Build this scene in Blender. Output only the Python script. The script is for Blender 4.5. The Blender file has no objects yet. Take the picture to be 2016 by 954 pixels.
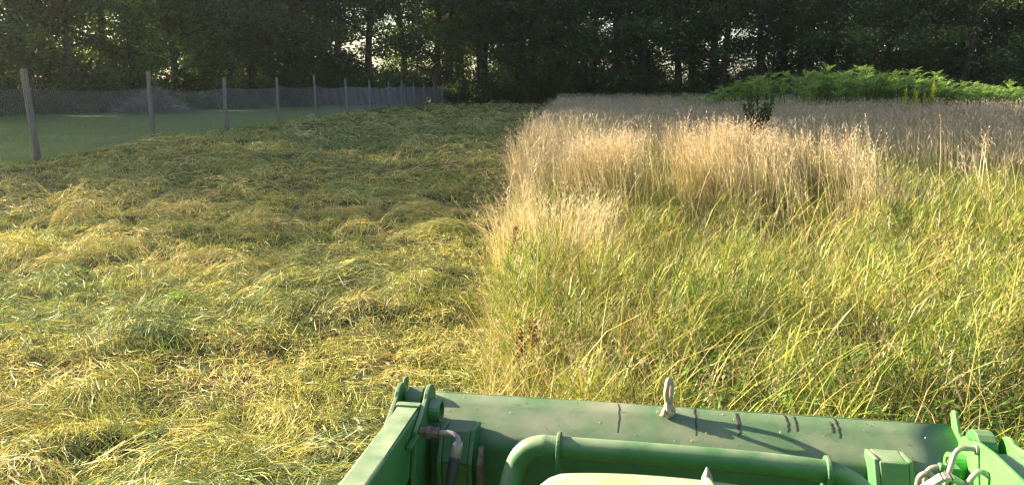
import bpy, bmesh, math, random
import numpy as np
from mathutils import Vector, Matrix

R = math.radians
sc = bpy.context.scene
COL = sc.collection

# ------------------------------------------------------------------ camera, sky, sun, exposure
cam_d = bpy.data.cameras.new('camera')
cam_d.sensor_width = 36.0
cam_d.lens = 36.0 * 1515.0 / 2016.0
cam_d.clip_start = 0.05
cam_d.clip_end = 3000.0
cam = bpy.data.objects.new('camera', cam_d)
COL.objects.link(cam)
cam.location = (0, 0, 2.0)
cam.rotation_euler = (R(90 - 11.5), 0, 0)
sc.camera = cam

SUN_EL, SUN_AZ = R(19.0), R(-66.0)          # azimuth clockwise from +Y
world = bpy.data.worlds.new('World')
sc.world = world
world.use_nodes = True
wn = world.node_tree
sky = wn.nodes.new('ShaderNodeTexSky')
sky.sky_type = 'NISHITA'
sky.sun_disc = False
sky.sun_elevation = SUN_EL
sky.sun_rotation = SUN_AZ
sky.dust_density = 1.6
sky.ozone_density = 0.4
wn.nodes['Background'].inputs[1].default_value = 0.052
wn.links.new(sky.outputs[0], wn.nodes['Background'].inputs[0])

sun_d = bpy.data.lights.new('sun', 'SUN')
sun_d.energy = 5.0
sun_d.angle = R(0.5)
sun_d.color = (1.0, 0.84, 0.60)
sun = bpy.data.objects.new('sun', sun_d)
COL.objects.link(sun)
to_sun = Vector((math.sin(SUN_AZ) * math.cos(SUN_EL), math.cos(SUN_AZ) * math.cos(SUN_EL), math.sin(SUN_EL)))
sun.rotation_euler = to_sun.to_track_quat('Z', 'Y').to_euler()
sun.location = (-60, 40, 60)

sc.view_settings.view_transform = 'Standard'
sc.view_settings.look = 'None'
sc.view_settings.exposure = 2.5
sc.view_settings.gamma = 1.0
sc.render.engine = 'CYCLES'
sc.cycles.max_bounces = 6
sc.cycles.diffuse_bounces = 3
sc.cycles.glossy_bounces = 2
sc.cycles.transmission_bounces = 3
sc.cycles.use_denoising = True
sc.cycles.filter_width = 1.3

rng = np.random.default_rng(7)
random.seed(7)

# ------------------------------------------------------------------ small helpers
def tag(o, label=None, cat=None, group=None, kind=None):
    if label: o['label'] = label
    if cat: o['category'] = cat
    if group: o['group'] = group
    if kind: o['kind'] = kind
    return o

def link(name, me, mat, parent=None):
    o = bpy.data.objects.new(name, me)
    COL.objects.link(o)
    if mat is not None and len(me.materials) == 0:
        me.materials.append(mat)
    if parent is not None:
        o.parent = parent
    return o

def thing(name, label, cat, loc=(0, 0, 0), rz=0.0, group=None):
    o = bpy.data.objects.new(name, None)
    COL.objects.link(o)
    o.empty_display_size = 0.2
    o.location = loc
    o.rotation_euler = (0, 0, rz)
    return tag(o, label, cat, group)

def copy_tree(root, loc, rz=0.0, s=1.0, label=None, group=None):
    c = root.copy()
    COL.objects.link(c)
    c.location = loc
    c.rotation_euler = (0, 0, rz)
    c.scale = (s, s, s)
    if label: c['label'] = label
    if group: c['group'] = group
    for ch in list(root.children):
        d = ch.copy()
        COL.objects.link(d)
        d.parent = c
    return c

def vn(x, y, s=0.0):
    """smooth value noise 0..1"""
    x = np.asarray(x, float); y = np.asarray(y, float)
    xi = np.floor(x); yi = np.floor(y)
    fx = x - xi; fy = y - yi
    fx = fx * fx * (3 - 2 * fx); fy = fy * fy * (3 - 2 * fy)
    def hsh(a, b):
        v = np.sin(a * 127.1 + b * 311.7 + s * 74.7) * 43758.5453
        return v - np.floor(v)
    a = hsh(xi, yi); b = hsh(xi + 1, yi); c = hsh(xi, yi + 1); d = hsh(xi + 1, yi + 1)
    return (a * (1 - fx) + b * fx) * (1 - fy) + (c * (1 - fx) + d * fx) * fy

def sstep(a, b, x):
    t = np.clip((np.asarray(x, float) - a) / (b - a), 0, 1)
    return t * t * (3 - 2 * t)

def edge_x(y):
    """x of the line between the mown strip and the standing grass"""
    return np.interp(y, [0, 4, 10, 19, 31, 80, 300], [-0.22, -0.18, -0.10, 0.52, 1.45, 5.0, 22])

def fence_x(y):
    return np.interp(y, [-50, 20.7, 28, 35.5, 47.5, 63, 75, 85, 200], [-13.0, -12.75, -13.0, -13.0, -11.95, -11.5, -10.6, -8.4, -8.4])

def ground_h(x, y):
    macro = 0.05 * (vn(x / 9, y / 9, 1) - 0.5)
    m = sstep(0.0, 0.5, edge_x(y) - x) * sstep(0.2, 1.6, x - fence_x(y)) * sstep(96, 84, y)
    u, v = x * 0.83 + y * 0.55, -x * 0.55 + y * 0.83
    n = vn(u / 0.62, v / 0.5, 2) * 0.55 + vn(x / 0.27, y / 0.25, 3) * 0.35 + vn(u / 2.3, v / 1.5, 4) * 0.5
    mound = np.maximum(0, n - 0.70) * 0.30 + 0.065 * vn(x / 0.13, y / 0.13, 5)
    st = 0.04 * vn(x / 0.6, y / 0.6, 6)
    return macro + m * mound + (1 - m) * st * sstep(-0.3, 0.3, x - edge_x(y))

# ------------------------------------------------------------------ materials
def new_mat(name):
    m = bpy.data.materials.new(name)
    m.use_nodes = True
    nt = m.node_tree
    nt.nodes.clear()
    out = nt.nodes.new('ShaderNodeOutputMaterial')
    return m, nt, out

def N(nt, typ, **kw):
    n = nt.nodes.new(typ)
    for k, v in kw.items():
        setattr(n, k, v)
    return n

def noise(nt, scale, detail=3, rough=0.6, coord='Object', vec=None):
    if vec is None:
        tc = N(nt, 'ShaderNodeTexCoord'); vec = tc.outputs[coord]
    n = N(nt, 'ShaderNodeTexNoise')
    n.inputs['Scale'].default_value = scale
    n.inputs['Detail'].default_value = detail
    n.inputs['Roughness'].default_value = rough
    nt.links.new(vec, n.inputs['Vector'])
    return n.outputs['Fac']

def ramp(nt, fac, stops):
    r = N(nt, 'ShaderNodeValToRGB')
    e = r.color_ramp.elements
    e[0].position, e[0].color = stops[0][0], (*stops[0][1], 1)
    e[1].position, e[1].color = stops[-1][0], (*stops[-1][1], 1)
    for p, c in stops[1:-1]:
        k = e.new(p); k.color = (*c, 1)
    nt.links.new(fac, r.inputs[0])
    return r.outputs[0]

def mix(nt, fac, a, b):
    m = N(nt, 'ShaderNodeMix', data_type='RGBA')
    if isinstance(fac, (int, float)): m.inputs[0].default_value = fac
    else: nt.links.new(fac, m.inputs[0])
    for i, c in ((6, a), (7, b)):
        if isinstance(c, tuple): m.inputs[i].default_value = (*c, 1)
        else: nt.links.new(c, m.inputs[i])
    return m.outputs[2]

def principled(nt, out, color, rough=0.6, metal=0.0, bump=None, bump_s=0.2, bump_d=0.01, spec=0.5):
    p = N(nt, 'ShaderNodeBsdfPrincipled')
    if isinstance(color, tuple): p.inputs['Base Color'].default_value = (*color, 1)
    else: nt.links.new(color, p.inputs['Base Color'])
    if isinstance(rough, (int, float)): p.inputs['Roughness'].default_value = rough
    else: nt.links.new(rough, p.inputs['Roughness'])
    p.inputs['Metallic'].default_value = metal
    p.inputs['Specular IOR Level'].default_value = spec
    if bump is not None:
        b = N(nt, 'ShaderNodeBump')
        b.inputs['Strength'].default_value = bump_s
        b.inputs['Distance'].default_value = bump_d
        nt.links.new(bump, b.inputs['Height'])
        nt.links.new(b.outputs[0], p.inputs['Normal'])
    nt.links.new(p.outputs[0], out.inputs[0])
    return p

def leafy_mat(name, transl=0.4, color=None, gloss=0.0, var=0.0, tboost=(1.0, 1.0, 1.0)):
    """blades and leaves: diffuse and translucent, colour from the Col attribute or given"""
    m, nt, out = new_mat(name)
    if color is None:
        a = N(nt, 'ShaderNodeAttribute', attribute_name='Col')
        c = a.outputs['Color']
    else:
        c = color
        if var:
            oi = N(nt, 'ShaderNodeObjectInfo')
            hs = N(nt, 'ShaderNodeHueSaturation')
            a = N(nt, 'ShaderNodeAttribute', attribute_name='Col')
            nt.links.new(a.outputs['Color'], hs.inputs['Color'])
            mr = N(nt, 'ShaderNodeMapRange')
            mr.inputs['To Min'].default_value = 1 - var
            mr.inputs['To Max'].default_value = 1 + var
            nt.links.new(oi.outputs['Random'], mr.inputs['Value'])
            nt.links.new(mr.outputs[0], hs.inputs['Value'])
            c = hs.outputs['Color']
    d = N(nt, 'ShaderNodeBsdfDiffuse')
    t = N(nt, 'ShaderNodeBsdfTranslucent')
    for s in (d, ):
        if isinstance(c, tuple): s.inputs[0].default_value = (*c, 1)
        else: nt.links.new(c, s.inputs[0])
    tb = N(nt, 'ShaderNodeMix', data_type='RGBA', blend_type='MULTIPLY')
    tb.inputs[0].default_value = 1.0
    if isinstance(c, tuple): tb.inputs[6].default_value = (*c, 1)
    else: nt.links.new(c, tb.inputs[6])
    tb.inputs[7].default_value = (*tboost, 1)
    nt.links.new(tb.outputs[2], t.inputs[0])
    mx = N(nt, 'ShaderNodeMixShader')
    mx.inputs[0].default_value = transl
    nt.links.new(d.outputs[0], mx.inputs[1])
    nt.links.new(t.outputs[0], mx.inputs[2])
    last = mx.outputs[0]
    if gloss:
        g = N(nt, 'ShaderNodeBsdfGlossy')
        g.inputs['Roughness'].default_value = 0.45
        g.inputs['Color'].default_value = (1, 1, 1, 1)
        m2 = N(nt, 'ShaderNodeMixShader')
        m2.inputs[0].default_value = gloss
        nt.links.new(last, m2.inputs[1]); nt.links.new(g.outputs[0], m2.inputs[2])
        last = m2.outputs[0]
    nt.links.new(last, out.inputs[0])
    return m

M = {}
M['grass'] = leafy_mat('grass_blade', 0.28, gloss=0.025, tboost=(1.25, 1.2, 0.9))
M['hay'] = leafy_mat('cut_hay', 0.22, gloss=0.025, tboost=(1.2, 1.15, 0.9))
M['leaf'] = leafy_mat('tree_leaf', 0.32, color=True, var=0.25, gloss=0.02, tboost=(1.7, 2.0, 0.7))
M['shrub'] = leafy_mat('shrub_leaf', 0.40, color=True, var=0.2, gloss=0.02, tboost=(1.4, 1.5, 0.8))

def m_ground():
    m, nt, out = new_mat('meadow_soil')
    a = noise(nt, 1.7, 5, 0.65); b = noise(nt, 14, 4, 0.7); f = noise(nt, 70, 3, 0.7)
    c1 = ramp(nt, a, [(0.3, (0.055, 0.060, 0.022)), (0.5, (0.085, 0.075, 0.032)), (0.7, (0.12, 0.095, 0.045))])
    c2 = ramp(nt, b, [(0.3, (0.04, 0.042, 0.018)), (0.7, (0.16, 0.13, 0.06))])
    c = mix(nt, 0.5, c1, c2)
    principled(nt, out, c, 0.95, bump=f, bump_s=0.7, bump_d=0.03, spec=0.1)
    return m
M['ground'] = m_ground()

def m_lawn():
    m, nt, out = new_mat('lawn_turf')
    a = noise(nt, 0.35, 4, 0.6); b = noise(nt, 9, 4, 0.7); f = noise(nt, 60, 3, 0.7)
    c1 = ramp(nt, a, [(0.3, (0.23, 0.29, 0.06)), (0.7, (0.31, 0.345, 0.09))])
    c2 = ramp(nt, b, [(0.3, (0.10, 0.14, 0.03)), (0.7, (0.25, 0.28, 0.08))])
    principled(nt, out, mix(nt, 0.45, c1, c2), 0.9, bump=f, bump_s=0.8, bump_d=0.03, spec=0.1)
    return m
M['lawn'] = m_lawn()

def m_bark():
    m, nt, out = new_mat('bark')
    tc = N(nt, 'ShaderNodeTexCoord'); mp = N(nt, 'ShaderNodeMapping')
    mp.inputs['Scale'].default_value = (9, 9, 1.6)
    nt.links.new(tc.outputs['Object'], mp.inputs[0])
    f = noise(nt, 1.6, 5, 0.7, vec=mp.outputs[0])
    principled(nt, out, ramp(nt, f, [(0.3, (0.035, 0.03, 0.024)), (0.7, (0.12, 0.10, 0.08))]), 0.9, bump=f, bump_s=0.8, bump_d=0.05, spec=0.2)
    return m
M['bark'] = m_bark()

def m_post():
    m, nt, out = new_mat('weathered_post')
    tc = N(nt, 'ShaderNodeTexCoord'); mp = N(nt, 'ShaderNodeMapping')
    mp.inputs['Scale'].default_value = (14, 14, 1.2)
    nt.links.new(tc.outputs['Object'], mp.inputs[0])
    f = noise(nt, 2.2, 6, 0.7, vec=mp.outputs[0])
    principled(nt, out, ramp(nt, f, [(0.3, (0.11, 0.095, 0.075)), (0.7, (0.27, 0.24, 0.20))]), 0.85, bump=f, bump_s=0.6, bump_d=0.02, spec=0.2)
    return m
M['post'] = m_post()

def m_plain(name, col, rough, metal=0.0, var=0.35, sc_=30, spec=0.5):
    m, nt, out = new_mat(name)
    f = noise(nt, sc_, 5, 0.65)
    lo = tuple(max(0, v * (1 - var)) for v in col); hi = tuple(v * (1 + var) for v in col)
    principled(nt, out, ramp(nt, f, [(0.3, lo), (0.7, hi)]), rough, metal, bump=f, bump_s=0.15, bump_d=0.004, spec=spec)
    return m
M['wire'] = m_plain('galvanised_wire', (0.28, 0.28, 0.29), 0.5, 0.35, 0.1)
M['steel'] = m_plain('worn_zinc_steel', (0.27, 0.235, 0.22), 0.5, 0.45, 0.35, 40)
M['brass'] = m_plain('rusty_fitting', (0.17, 0.12, 0.10), 0.5, 0.5, 0.5, 60)
M['rubber'] = m_plain('hose_rubber', (0.028, 0.028, 0.032), 0.55, 0, 0.4, 120)
M['rope'] = m_plain('old_rope', (0.42, 0.35, 0.25), 0.9, 0, 0.45, 160, 0.1)
M['loop'] = m_plain('faded_nylon_rope', (0.34, 0.27, 0.20), 0.8, 0, 0.4, 110, 0.2)
M['stain'] = m_plain('wet_dead_leaf', (0.045, 0.028, 0.022), 0.7, 0, 0.6, 90)
M['twig'] = m_plain('dead_branch', (0.42, 0.35, 0.29), 0.9, 0, 0.4, 12, 0.1)

def m_paint(name, dust_amt, dust_col=(0.34, 0.36, 0.25), dust_scale=5.0, base=(0.020, 0.135, 0.030)):
    """tractor green under a film of dust, with small scuffs and specks"""
    m, nt, out = new_mat(name)
    big = noise(nt, dust_scale, 6, 0.62)
    mid = noise(nt, dust_scale * 5, 5, 0.7)
    fine = noise(nt, 240, 3, 0.7)
    g = ramp(nt, mid, [(0.25, tuple(v * 0.8 for v in base)), (0.75, tuple(v * 1.15 for v in base))])
    mr = N(nt, 'ShaderNodeMapRange')
    mr.inputs['From Min'].default_value = 0.3; mr.inputs['From Max'].default_value = 0.7
    mr.inputs['To Min'].default_value = max(0, dust_amt - 0.36); mr.inputs['To Max'].default_value = min(1, dust_amt + 0.36)
    nt.links.new(big, mr.inputs['Value'])
    ge = N(nt, 'ShaderNodeNewGeometry'); sx = N(nt, 'ShaderNodeSeparateXYZ')
    nt.links.new(ge.outputs['Normal'], sx.inputs[0])
    upm = N(nt, 'ShaderNodeMapRange'); upm.interpolation_type = 'SMOOTHSTEP'
    upm.inputs['From Min'].default_value = 0.15; upm.inputs['From Max'].default_value = 0.85
    upm.inputs['To Min'].default_value = 0.12
    nt.links.new(sx.outputs['Z'], upm.inputs['Value'])
    um = N(nt, 'ShaderNodeMath', operation='MULTIPLY')
    nt.links.new(mr.outputs[0], um.inputs[0]); nt.links.new(upm.outputs[0], um.inputs[1])
    d1 = mix(nt, um.outputs[0], g, dust_col)
    sp = N(nt, 'ShaderNodeMapRange')
    sp.inputs['From Min'].default_value = 0.66; sp.inputs['From Max'].default_value = 0.74
    nt.links.new(fine, sp.inputs['Value'])
    sm = N(nt, 'ShaderNodeMath', operation='MULTIPLY'); sm.inputs[1].default_value = 0.45
    nt.links.new(sp.outputs[0], sm.inputs[0])
    c = mix(nt, sm.outputs[0], d1, (0.42, 0.40, 0.30))
    rr = N(nt, 'ShaderNodeMapRange')
    rr.inputs['To Min'].default_value = 0.38; rr.inputs['To Max'].default_value = 0.75
    nt.links.new(big, rr.inputs['Value'])
    principled(nt, out, c, rr.outputs[0], bump=mid, bump_s=0.06, bump_d=0.004)
    return m
M['paint'] = m_paint('green_paint', 0.34)
M['paint_dusty'] = m_paint('dusty_green_paint', 0.50, (0.205, 0.215, 0.15), 5.5, base=(0.016, 0.112, 0.028))
M['paint_arm'] = m_paint('very_dusty_green_paint', 0.46, (0.38, 0.41, 0.28), 6.0)
M['paint_sunlit'] = m_paint('sunlit_green_paint', 0.07, base=(0.055, 0.33, 0.045))  # same tractor green, little dust, with sunlight put into a lighter base
M['hood'] = m_paint('dust_covered_hood', 0.86, (0.42, 0.385, 0.265), 9.0)

# ------------------------------------------------------------------ mesh from numpy arrays
def mesh_np(name, V, T, C=None, smooth=False):
    me = bpy.data.meshes.new(name)
    V = np.ascontiguousarray(V, dtype=np.float32); T = np.ascontiguousarray(T, dtype=np.int32)
    me.vertices.add(len(V)); me.vertices.foreach_set('co', V.ravel())
    k = T.shape[1]
    me.loops.add(T.size); me.loops.foreach_set('vertex_index', T.ravel())
    me.polygons.add(len(T))
    me.polygons.foreach_set('loop_start', np.arange(0, T.size, k, dtype=np.int32))
    me.polygons.foreach_set('use_smooth', np.full(len(T), smooth, dtype=bool))
    me.update(calc_edges=True)
    if C is not None:
        a = me.color_attributes.new('Col', 'FLOAT_COLOR', 'POINT')
        c4 = np.ones((len(V), 4), dtype=np.float32); c4[:, :3] = C
        a.data.foreach_set('color', c4.ravel())
    return me

class Bag:
    def __init__(s): s.V = []; s.T = []; s.C = []; s.n = 0
    def add(s, V, T, C):
        s.V.append(V); s.T.append(T + s.n); s.C.append(C); s.n += len(V)
    def mesh(s, name):
        return mesh_np(name, np.concatenate(s.V), np.concatenate(s.T), np.concatenate(s.C))
    def tris(s): return sum(len(t) for t in s.T)

def ribbons(path, side, width, c0, c1, taper=1.0):
    """path (N,K+1,3), side (N,3) unit, width (N,) -> pointed ribbons as triangles"""
    n, k1, _ = path.shape
    K = k1 - 1
    prof = (1 - (np.arange(K) / K) ** 2 * 0.65 * taper)
    prof[0] = 0.75
    half = side[:, None, :] * (width[:, None] * prof[None, :] * 0.5)[..., None]
    L = path[:, :K] - half; Rr = path[:, :K] + half
    V = np.empty((n, 2 * K + 1, 3))
    V[:, 0:2 * K:2] = L; V[:, 1:2 * K:2] = Rr; V[:, 2 * K] = path[:, K]
    t = []
    for i in range(K - 1):
        a = 2 * i
        t += [(a, a + 1, a + 3), (a, a + 3, a + 2)]
    t.append((2 * K - 2, 2 * K - 1, 2 * K))
    t = np.array(t)
    T = (t[None] + (np.arange(n) * (2 * K + 1))[:, None, None]).reshape(-1, 3)
    w = np.empty(2 * K + 1)
    w[0:2 * K:2] = np.arange(K) / K; w[1:2 * K:2] = np.arange(K) / K; w[2 * K] = 1
    C = c0[:, None, :] * (1 - w)[None, :, None] + c1[:, None, :] * w[None, :, None]
    return V.reshape(-1, 3), T, C.reshape(-1, 3)

def arc_path(p, az, length, lean, curl, K, pw=1.4, sway=0.0):
    """upright blades: bend from lean by curl along the length"""
    n = len(p)
    path = np.empty((n, K + 1, 3)); path[:, 0] = p
    for k in range(K):
        t = (k + 0.5) / K
        a = lean + curl * t ** pw
        d = az + sway * t
        st = length / K
        path[:, k + 1, 0] = path[:, k, 0] + np.sin(a) * np.cos(d) * st
        path[:, k + 1, 1] = path[:, k, 1] + np.sin(a) * np.sin(d) * st
        path[:, k + 1, 2] = path[:, k, 2] + np.cos(a) * st
    return path

def rand_side(n, az=None, spread=None):
    if az is None: a = rng.uniform(0, 2 * np.pi, n)
    else: a = az + np.pi / 2 + rng.uniform(-spread, spread, n)
    return np.stack([np.cos(a), np.sin(a), np.zeros(n)], 1)

def lying_path(x, y, az, length, off, arch, K, bend):
    n = len(x)
    path = np.empty((n, K + 1, 3))
    px, py, d = x - np.cos(az) * length / 2, y - np.sin(az) * length / 2, az - bend / 2
    for k in range(K + 1):
        t = k / K
        path[:, k, 0] = px; path[:, k, 1] = py
        path[:, k, 2] = ground_h(px, py) + off + arch * math.sin(math.pi * min(1, t * 1.15)) + 0.0
        px = px + np.cos(d) * length / K; py = py + np.sin(d) * length / K
        d = d + bend / K
    path[:, K, 2] += rng.uniform(-0.02, 0.05, n) * (length / 0.3)
    return path

def sector(n, d0, d1, p, a0=-40.0, a1=40.0):
    """points in the sector of ground the place shows, density falling as D**-p"""
    e = 2 - p
    u = rng.uniform(0, 1, n)
    D = (d0 ** e + u * (d1 ** e - d0 ** e)) ** (1 / e) if abs(e) > 1e-6 else d0 * (d1 / d0) ** u
    a = np.radians(rng.uniform(a0, a1, n))
    return D * np.sin(a), D * np.cos(a)

def pick(n, pal, w):
    pal = np.array(pal)
    i = rng.choice(len(pal), n, p=np.array(w) / np.sum(w))
    return pal[i] * rng.uniform(0.8, 1.22, (n, 1)) * rng.uniform(0.93, 1.07, (n, 3))

# ------------------------------------------------------------------ ground
def axis(segs):
    v = [segs[0][0]]
    for a, b, st in segs:
        n = max(1, int(round((b - a) / st)))
        v += list(np.linspace(a, b, n + 1)[1:])
    return np.array(v)
gx = axis([(-500, -100, 100), (-100, -14, 8), (-14, -8, 0.3), (-8, 1.2, 0.1), (1.2, 6, 0.3), (6, 40, 2), (40, 100, 10), (100, 500, 100)])
gy = axis([(-500, -20, 80), (-20, 2, 2.0), (2, 14, 0.1), (14, 24, 0.2), (24, 50, 0.45), (50, 96, 1.0), (96, 200, 15), (200, 600, 100)])
X, Y = np.meshgrid(gx, gy)
Z = ground_h(X, Y)
nx, ny = len(gx), len(gy)
idx = np.arange(nx * ny).reshape(ny, nx)
Q = np.stack([idx[:-1, :-1], idx[:-1, 1:], idx[1:, 1:], idx[1:, :-1]], -1).reshape(-1, 4)
g = link('ground', mesh_np('ground', np.stack([X, Y, Z], -1).reshape(-1, 3), Q, smooth=True), M['ground'])
tag(g, 'uneven meadow ground under the mown strip and the standing grass', None, kind='structure')

ly = axis([(-30, 10, 8), (10, 60, 1.0), (60, 130, 5)])
lt = np.array([0, 0.01, 0.03, 0.07, 0.15, 0.3, 0.6, 1.0])
LX = fence_x(ly)[:, None] - 0.15 - lt[None, :] * 110 + 0.35 * (vn(ly / 1.3, ly * 0 + 3.3, 9) - 0.5)[:, None]
LY = np.repeat(ly[:, None], len(lt), 1)
LZ = ground_h(LX, LY) + 0.02
idx = np.arange(LX.size).reshape(LX.shape)
Q = np.stack([idx[:-1, 1:], idx[:-1, :-1], idx[1:, :-1], idx[1:, 1:]], -1).reshape(-1, 4)
lw = link('lawn', mesh_np('lawn', np.stack([LX, LY, LZ], -1).reshape(-1, 3), Q, smooth=True), M['lawn'])
tag(lw, 'smooth green lawn behind the wire fence reaching to the woods', None, kind='structure')

# ------------------------------------------------------------------ mown hay
HAY = [(0.66, 0.52, 0.20), (0.64, 0.53, 0.28), (0.44, 0.41, 0.12), (0.19, 0.255, 0.095), (0.135, 0.205, 0.095), (0.41, 0.42, 0.08)]
def hay_colors(x, y, n):
    c = vn(x / 0.7, y / 0.5, 11) * 0.6 + vn(x / 2.6, y / 1.6, 12) * 0.4
    green = pick(n, HAY, [0.4, 0.1, 2.0, 2.4, 1.8, 1.1])
    straw = pick(n, HAY, [3.0, 0.6, 2.0, 0.6, 0.3, 0.9])
    w = np.clip(sstep(0.40, 0.60, c) + 0.22 * sstep(9.5, 5.0, np.hypot(x, y)), 0, 1)[:, None]  # more straw close by: yellower stubble, plus sunlit gold put into the colour
    pickw = (rng.uniform(0, 1, (n, 1)) < w)
    return np.where(pickw, straw, green)

def mown_bag(n, d0, d1, p, K, lw_, lmin, lmax, wpx, wmin, off):
    x, y = sector(n, d0, d1, p, -40, 12)
    keep = (x < edge_x(y) + 0.15) & (x > fence_x(y) + 0.25 * rng.uniform(0, 1, n)) & (y < 88)
    x, y = x[keep], y[keep]; n = len(x)
    D = np.hypot(x, y)
    az = vn(x / 0.55, y / 0.5, 21) * 9.0 + vn(x / 3, y / 3, 22) * 5 + rng.normal(0, 0.85, n)
    L = rng.uniform(lmin, lmax, n)
    W = np.maximum(wmin * rng.uniform(0.6, 1.6, n), wpx * D / 760.0)
    mound = vn(x / 0.4, y / 0.4, 2) * 1.2
    o = rng.uniform(0.0, 1, n) ** 1.6 * off * (0.4 + mound) + 0.005
    path = lying_path(x, y, az, L, o, rng.uniform(-0.01, 0.05, n) * L / 0.3, K, rng.normal(0, 0.4, n))
    a = az + np.pi / 2
    tilt = rng.normal(0, 0.6, n)
    side = np.stack([np.cos(a) * np.cos(tilt), np.sin(a) * np.cos(tilt), np.sin(tilt)], 1)
    c = hay_colors(x, y, n)
    return ribbons(path, side, W, c, c * rng.uniform(0.95, 1.2, (n, 1)))

bag = Bag()
bag.add(*mown_bag(75000, 3.2, 13, 1.7, 2, 1, 0.05, 0.17, 0.55, 0.0045, 0.06))
bag.add(*mown_bag(80000, 12.5, 92, 1.75, 2, 1, 0.10, 0.30, 0.55, 0.005, 0.10))
# pale broad stems lying on top
bag.add(*mown_bag(250, 3.2, 12, 1.6, 3, 1, 0.15, 0.45, 0.7, 0.005, 0.14))
# heaps of cut grass, each raked over in a direction of its own
TONES = [[0.1, 0.1, 0.8, 2.4, 3.0, 0.4], [0.3, 0.1, 2.0, 2.8, 1.4, 0.9], [1.2, 0.3, 2.4, 1.2, 0.6, 0.9], [2.6, 0.9, 1.6, 0.5, 0.2, 0.4]]
def hay_heaps(nc, d0, d1, p, per, rmin, rmax, lmin, lmax, wmin, wpx, K):
    hx, hy = sector(nc, d0, d1, p, -40, 10)
    k = (hx < edge_x(hy) - 0.1) & (hx > fence_x(hy) + 0.5) & (hy < 86)
    k &= vn(hx / 1.9, hy / 1.5, 95) > 0.42
    hx, hy = hx[k], hy[k]; nc = len(hx)
    r_ = rng.uniform(rmin, rmax, nc) * (0.7 + 0.6 * rng.uniform(0, 1, nc) ** 2)
    hh = r_ * rng.uniform(0.30, 0.80, nc)
    hd = rng.uniform(0, 6.28, nc); el = rng.uniform(1.0, 1.9, nc)
    tone = np.clip((vn(hx / 1.6, hy / 1.2, 96) * 1.5 + rng.uniform(-0.35, 0.45, nc)) * 3, 0, 3.99).astype(int)
    i = np.repeat(np.arange(nc), (per * (r_ / rmax) ** 1.3).astype(int) + 12)
    n = len(i)
    a = rng.uniform(0, 6.28, n); q = np.sqrt(rng.uniform(0, 1, n)) * 1.12
    la, lb = np.cos(a) * q * r_[i] * el[i], np.sin(a) * q * r_[i]
    c_, s_ = np.cos(hd[i]), np.sin(hd[i])
    x, y = hx[i] + c_ * la - s_ * lb, hy[i] + s_ * la + c_ * lb
    az = hd[i] + rng.normal(0, 0.42, n) + 0.5 * lb / r_[i]
    L = rng.uniform(lmin, lmax, n); bend = rng.normal(0, 0.35, n)
    path = np.empty((n, K + 1, 3))
    px, py, d = x - np.cos(az) * L / 2, y - np.sin(az) * L / 2, az - bend / 2
    lift = rng.uniform(0, 1, n) ** 2 * 0.05
    for k in range(K + 1):
        ux, uy = px - hx[i], py - hy[i]
        ra, rb = (c_ * ux + s_ * uy) / (r_[i] * el[i]), (-s_ * ux + c_ * uy) / r_[i]
        dome = hh[i] * np.maximum(0, 1 - ra ** 2 - rb ** 2) ** 0.7
        path[:, k, 0] = px; path[:, k, 1] = py
        path[:, k, 2] = ground_h(px, py) + 0.012 + dome + lift + (rng.uniform(-0.01, 0.035, n) if k == K else 0)
        px = px + np.cos(d) * L / K; py = py + np.sin(d) * L / K; d = d + bend / K
    col = np.empty((n, 3))
    for t in range(4):
        m_ = tone[i] == t
        if m_.any(): col[m_] = pick(int(m_.sum()), HAY, TONES[t])
    tilt = rng.normal(0, 0.6, n); aa = az + np.pi / 2
    side = np.stack([np.cos(aa) * np.cos(tilt), np.sin(aa) * np.cos(tilt), np.sin(tilt)], 1)
    W = np.maximum(wmin * rng.uniform(0.6, 1.6, n), wpx * np.hypot(x, y) / 760.0)
    return ribbons(path, side, W, col, col * rng.uniform(0.95, 1.2, (n, 1)))
bag.add(*hay_heaps(760, 3.2, 14, 1.35, 330, 0.12, 0.46, 0.07, 0.24, 0.0045, 0.5, 2))
bag.add(*hay_heaps(1500, 13, 80, 1.5, 95, 0.25, 0.65, 0.12, 0.36, 0.005, 0.55, 2))
# short stubble that still stands, in tufts
n = 130000
x, y = sector(n, 3.2, 60, 1.75, -40, 12)
tuft = vn(x / 0.45, y / 0.45, 31) * 0.6 + vn(x / 1.7, y / 1.7, 32) * 0.4
keep = (x < edge_x(y) + 0.1) & (x > fence_x(y)) & (tuft > 0.47 + rng.uniform(-0.1, 0.1, n))
x, y = x[keep], y[keep]; n = len(x)
D = np.hypot(x, y)
p = np.stack([x, y, ground_h(x, y)], 1)
az = rng.uniform(0, 2 * np.pi, n)
path = arc_path(p, az, rng.uniform(0.05, 0.16, n) * np.where(rng.uniform(0, 1, n) < 0.03, 1.8, 1), rng.uniform(0.05, 0.6, n), rng.uniform(0, 1.1, n), 2)
c = pick(n, [(0.20, 0.26, 0.045), (0.31, 0.35, 0.06), (0.42, 0.38, 0.11), (0.14, 0.19, 0.05)], [2, 2, 1.6, 1.2])
bag.add(*ribbons(path, rand_side(n), np.maximum(0.004 * rng.uniform(0.7, 1.5, n), 0.5 * D / 760), c, c * 1.1))
print('mown tris', bag.tris())
o = link('mown_hay', bag.mesh('mown_hay'), M['hay'])
tag(o, 'freshly cut hay lying in tangled mats over the mown strip', None, kind='stuff')

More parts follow.
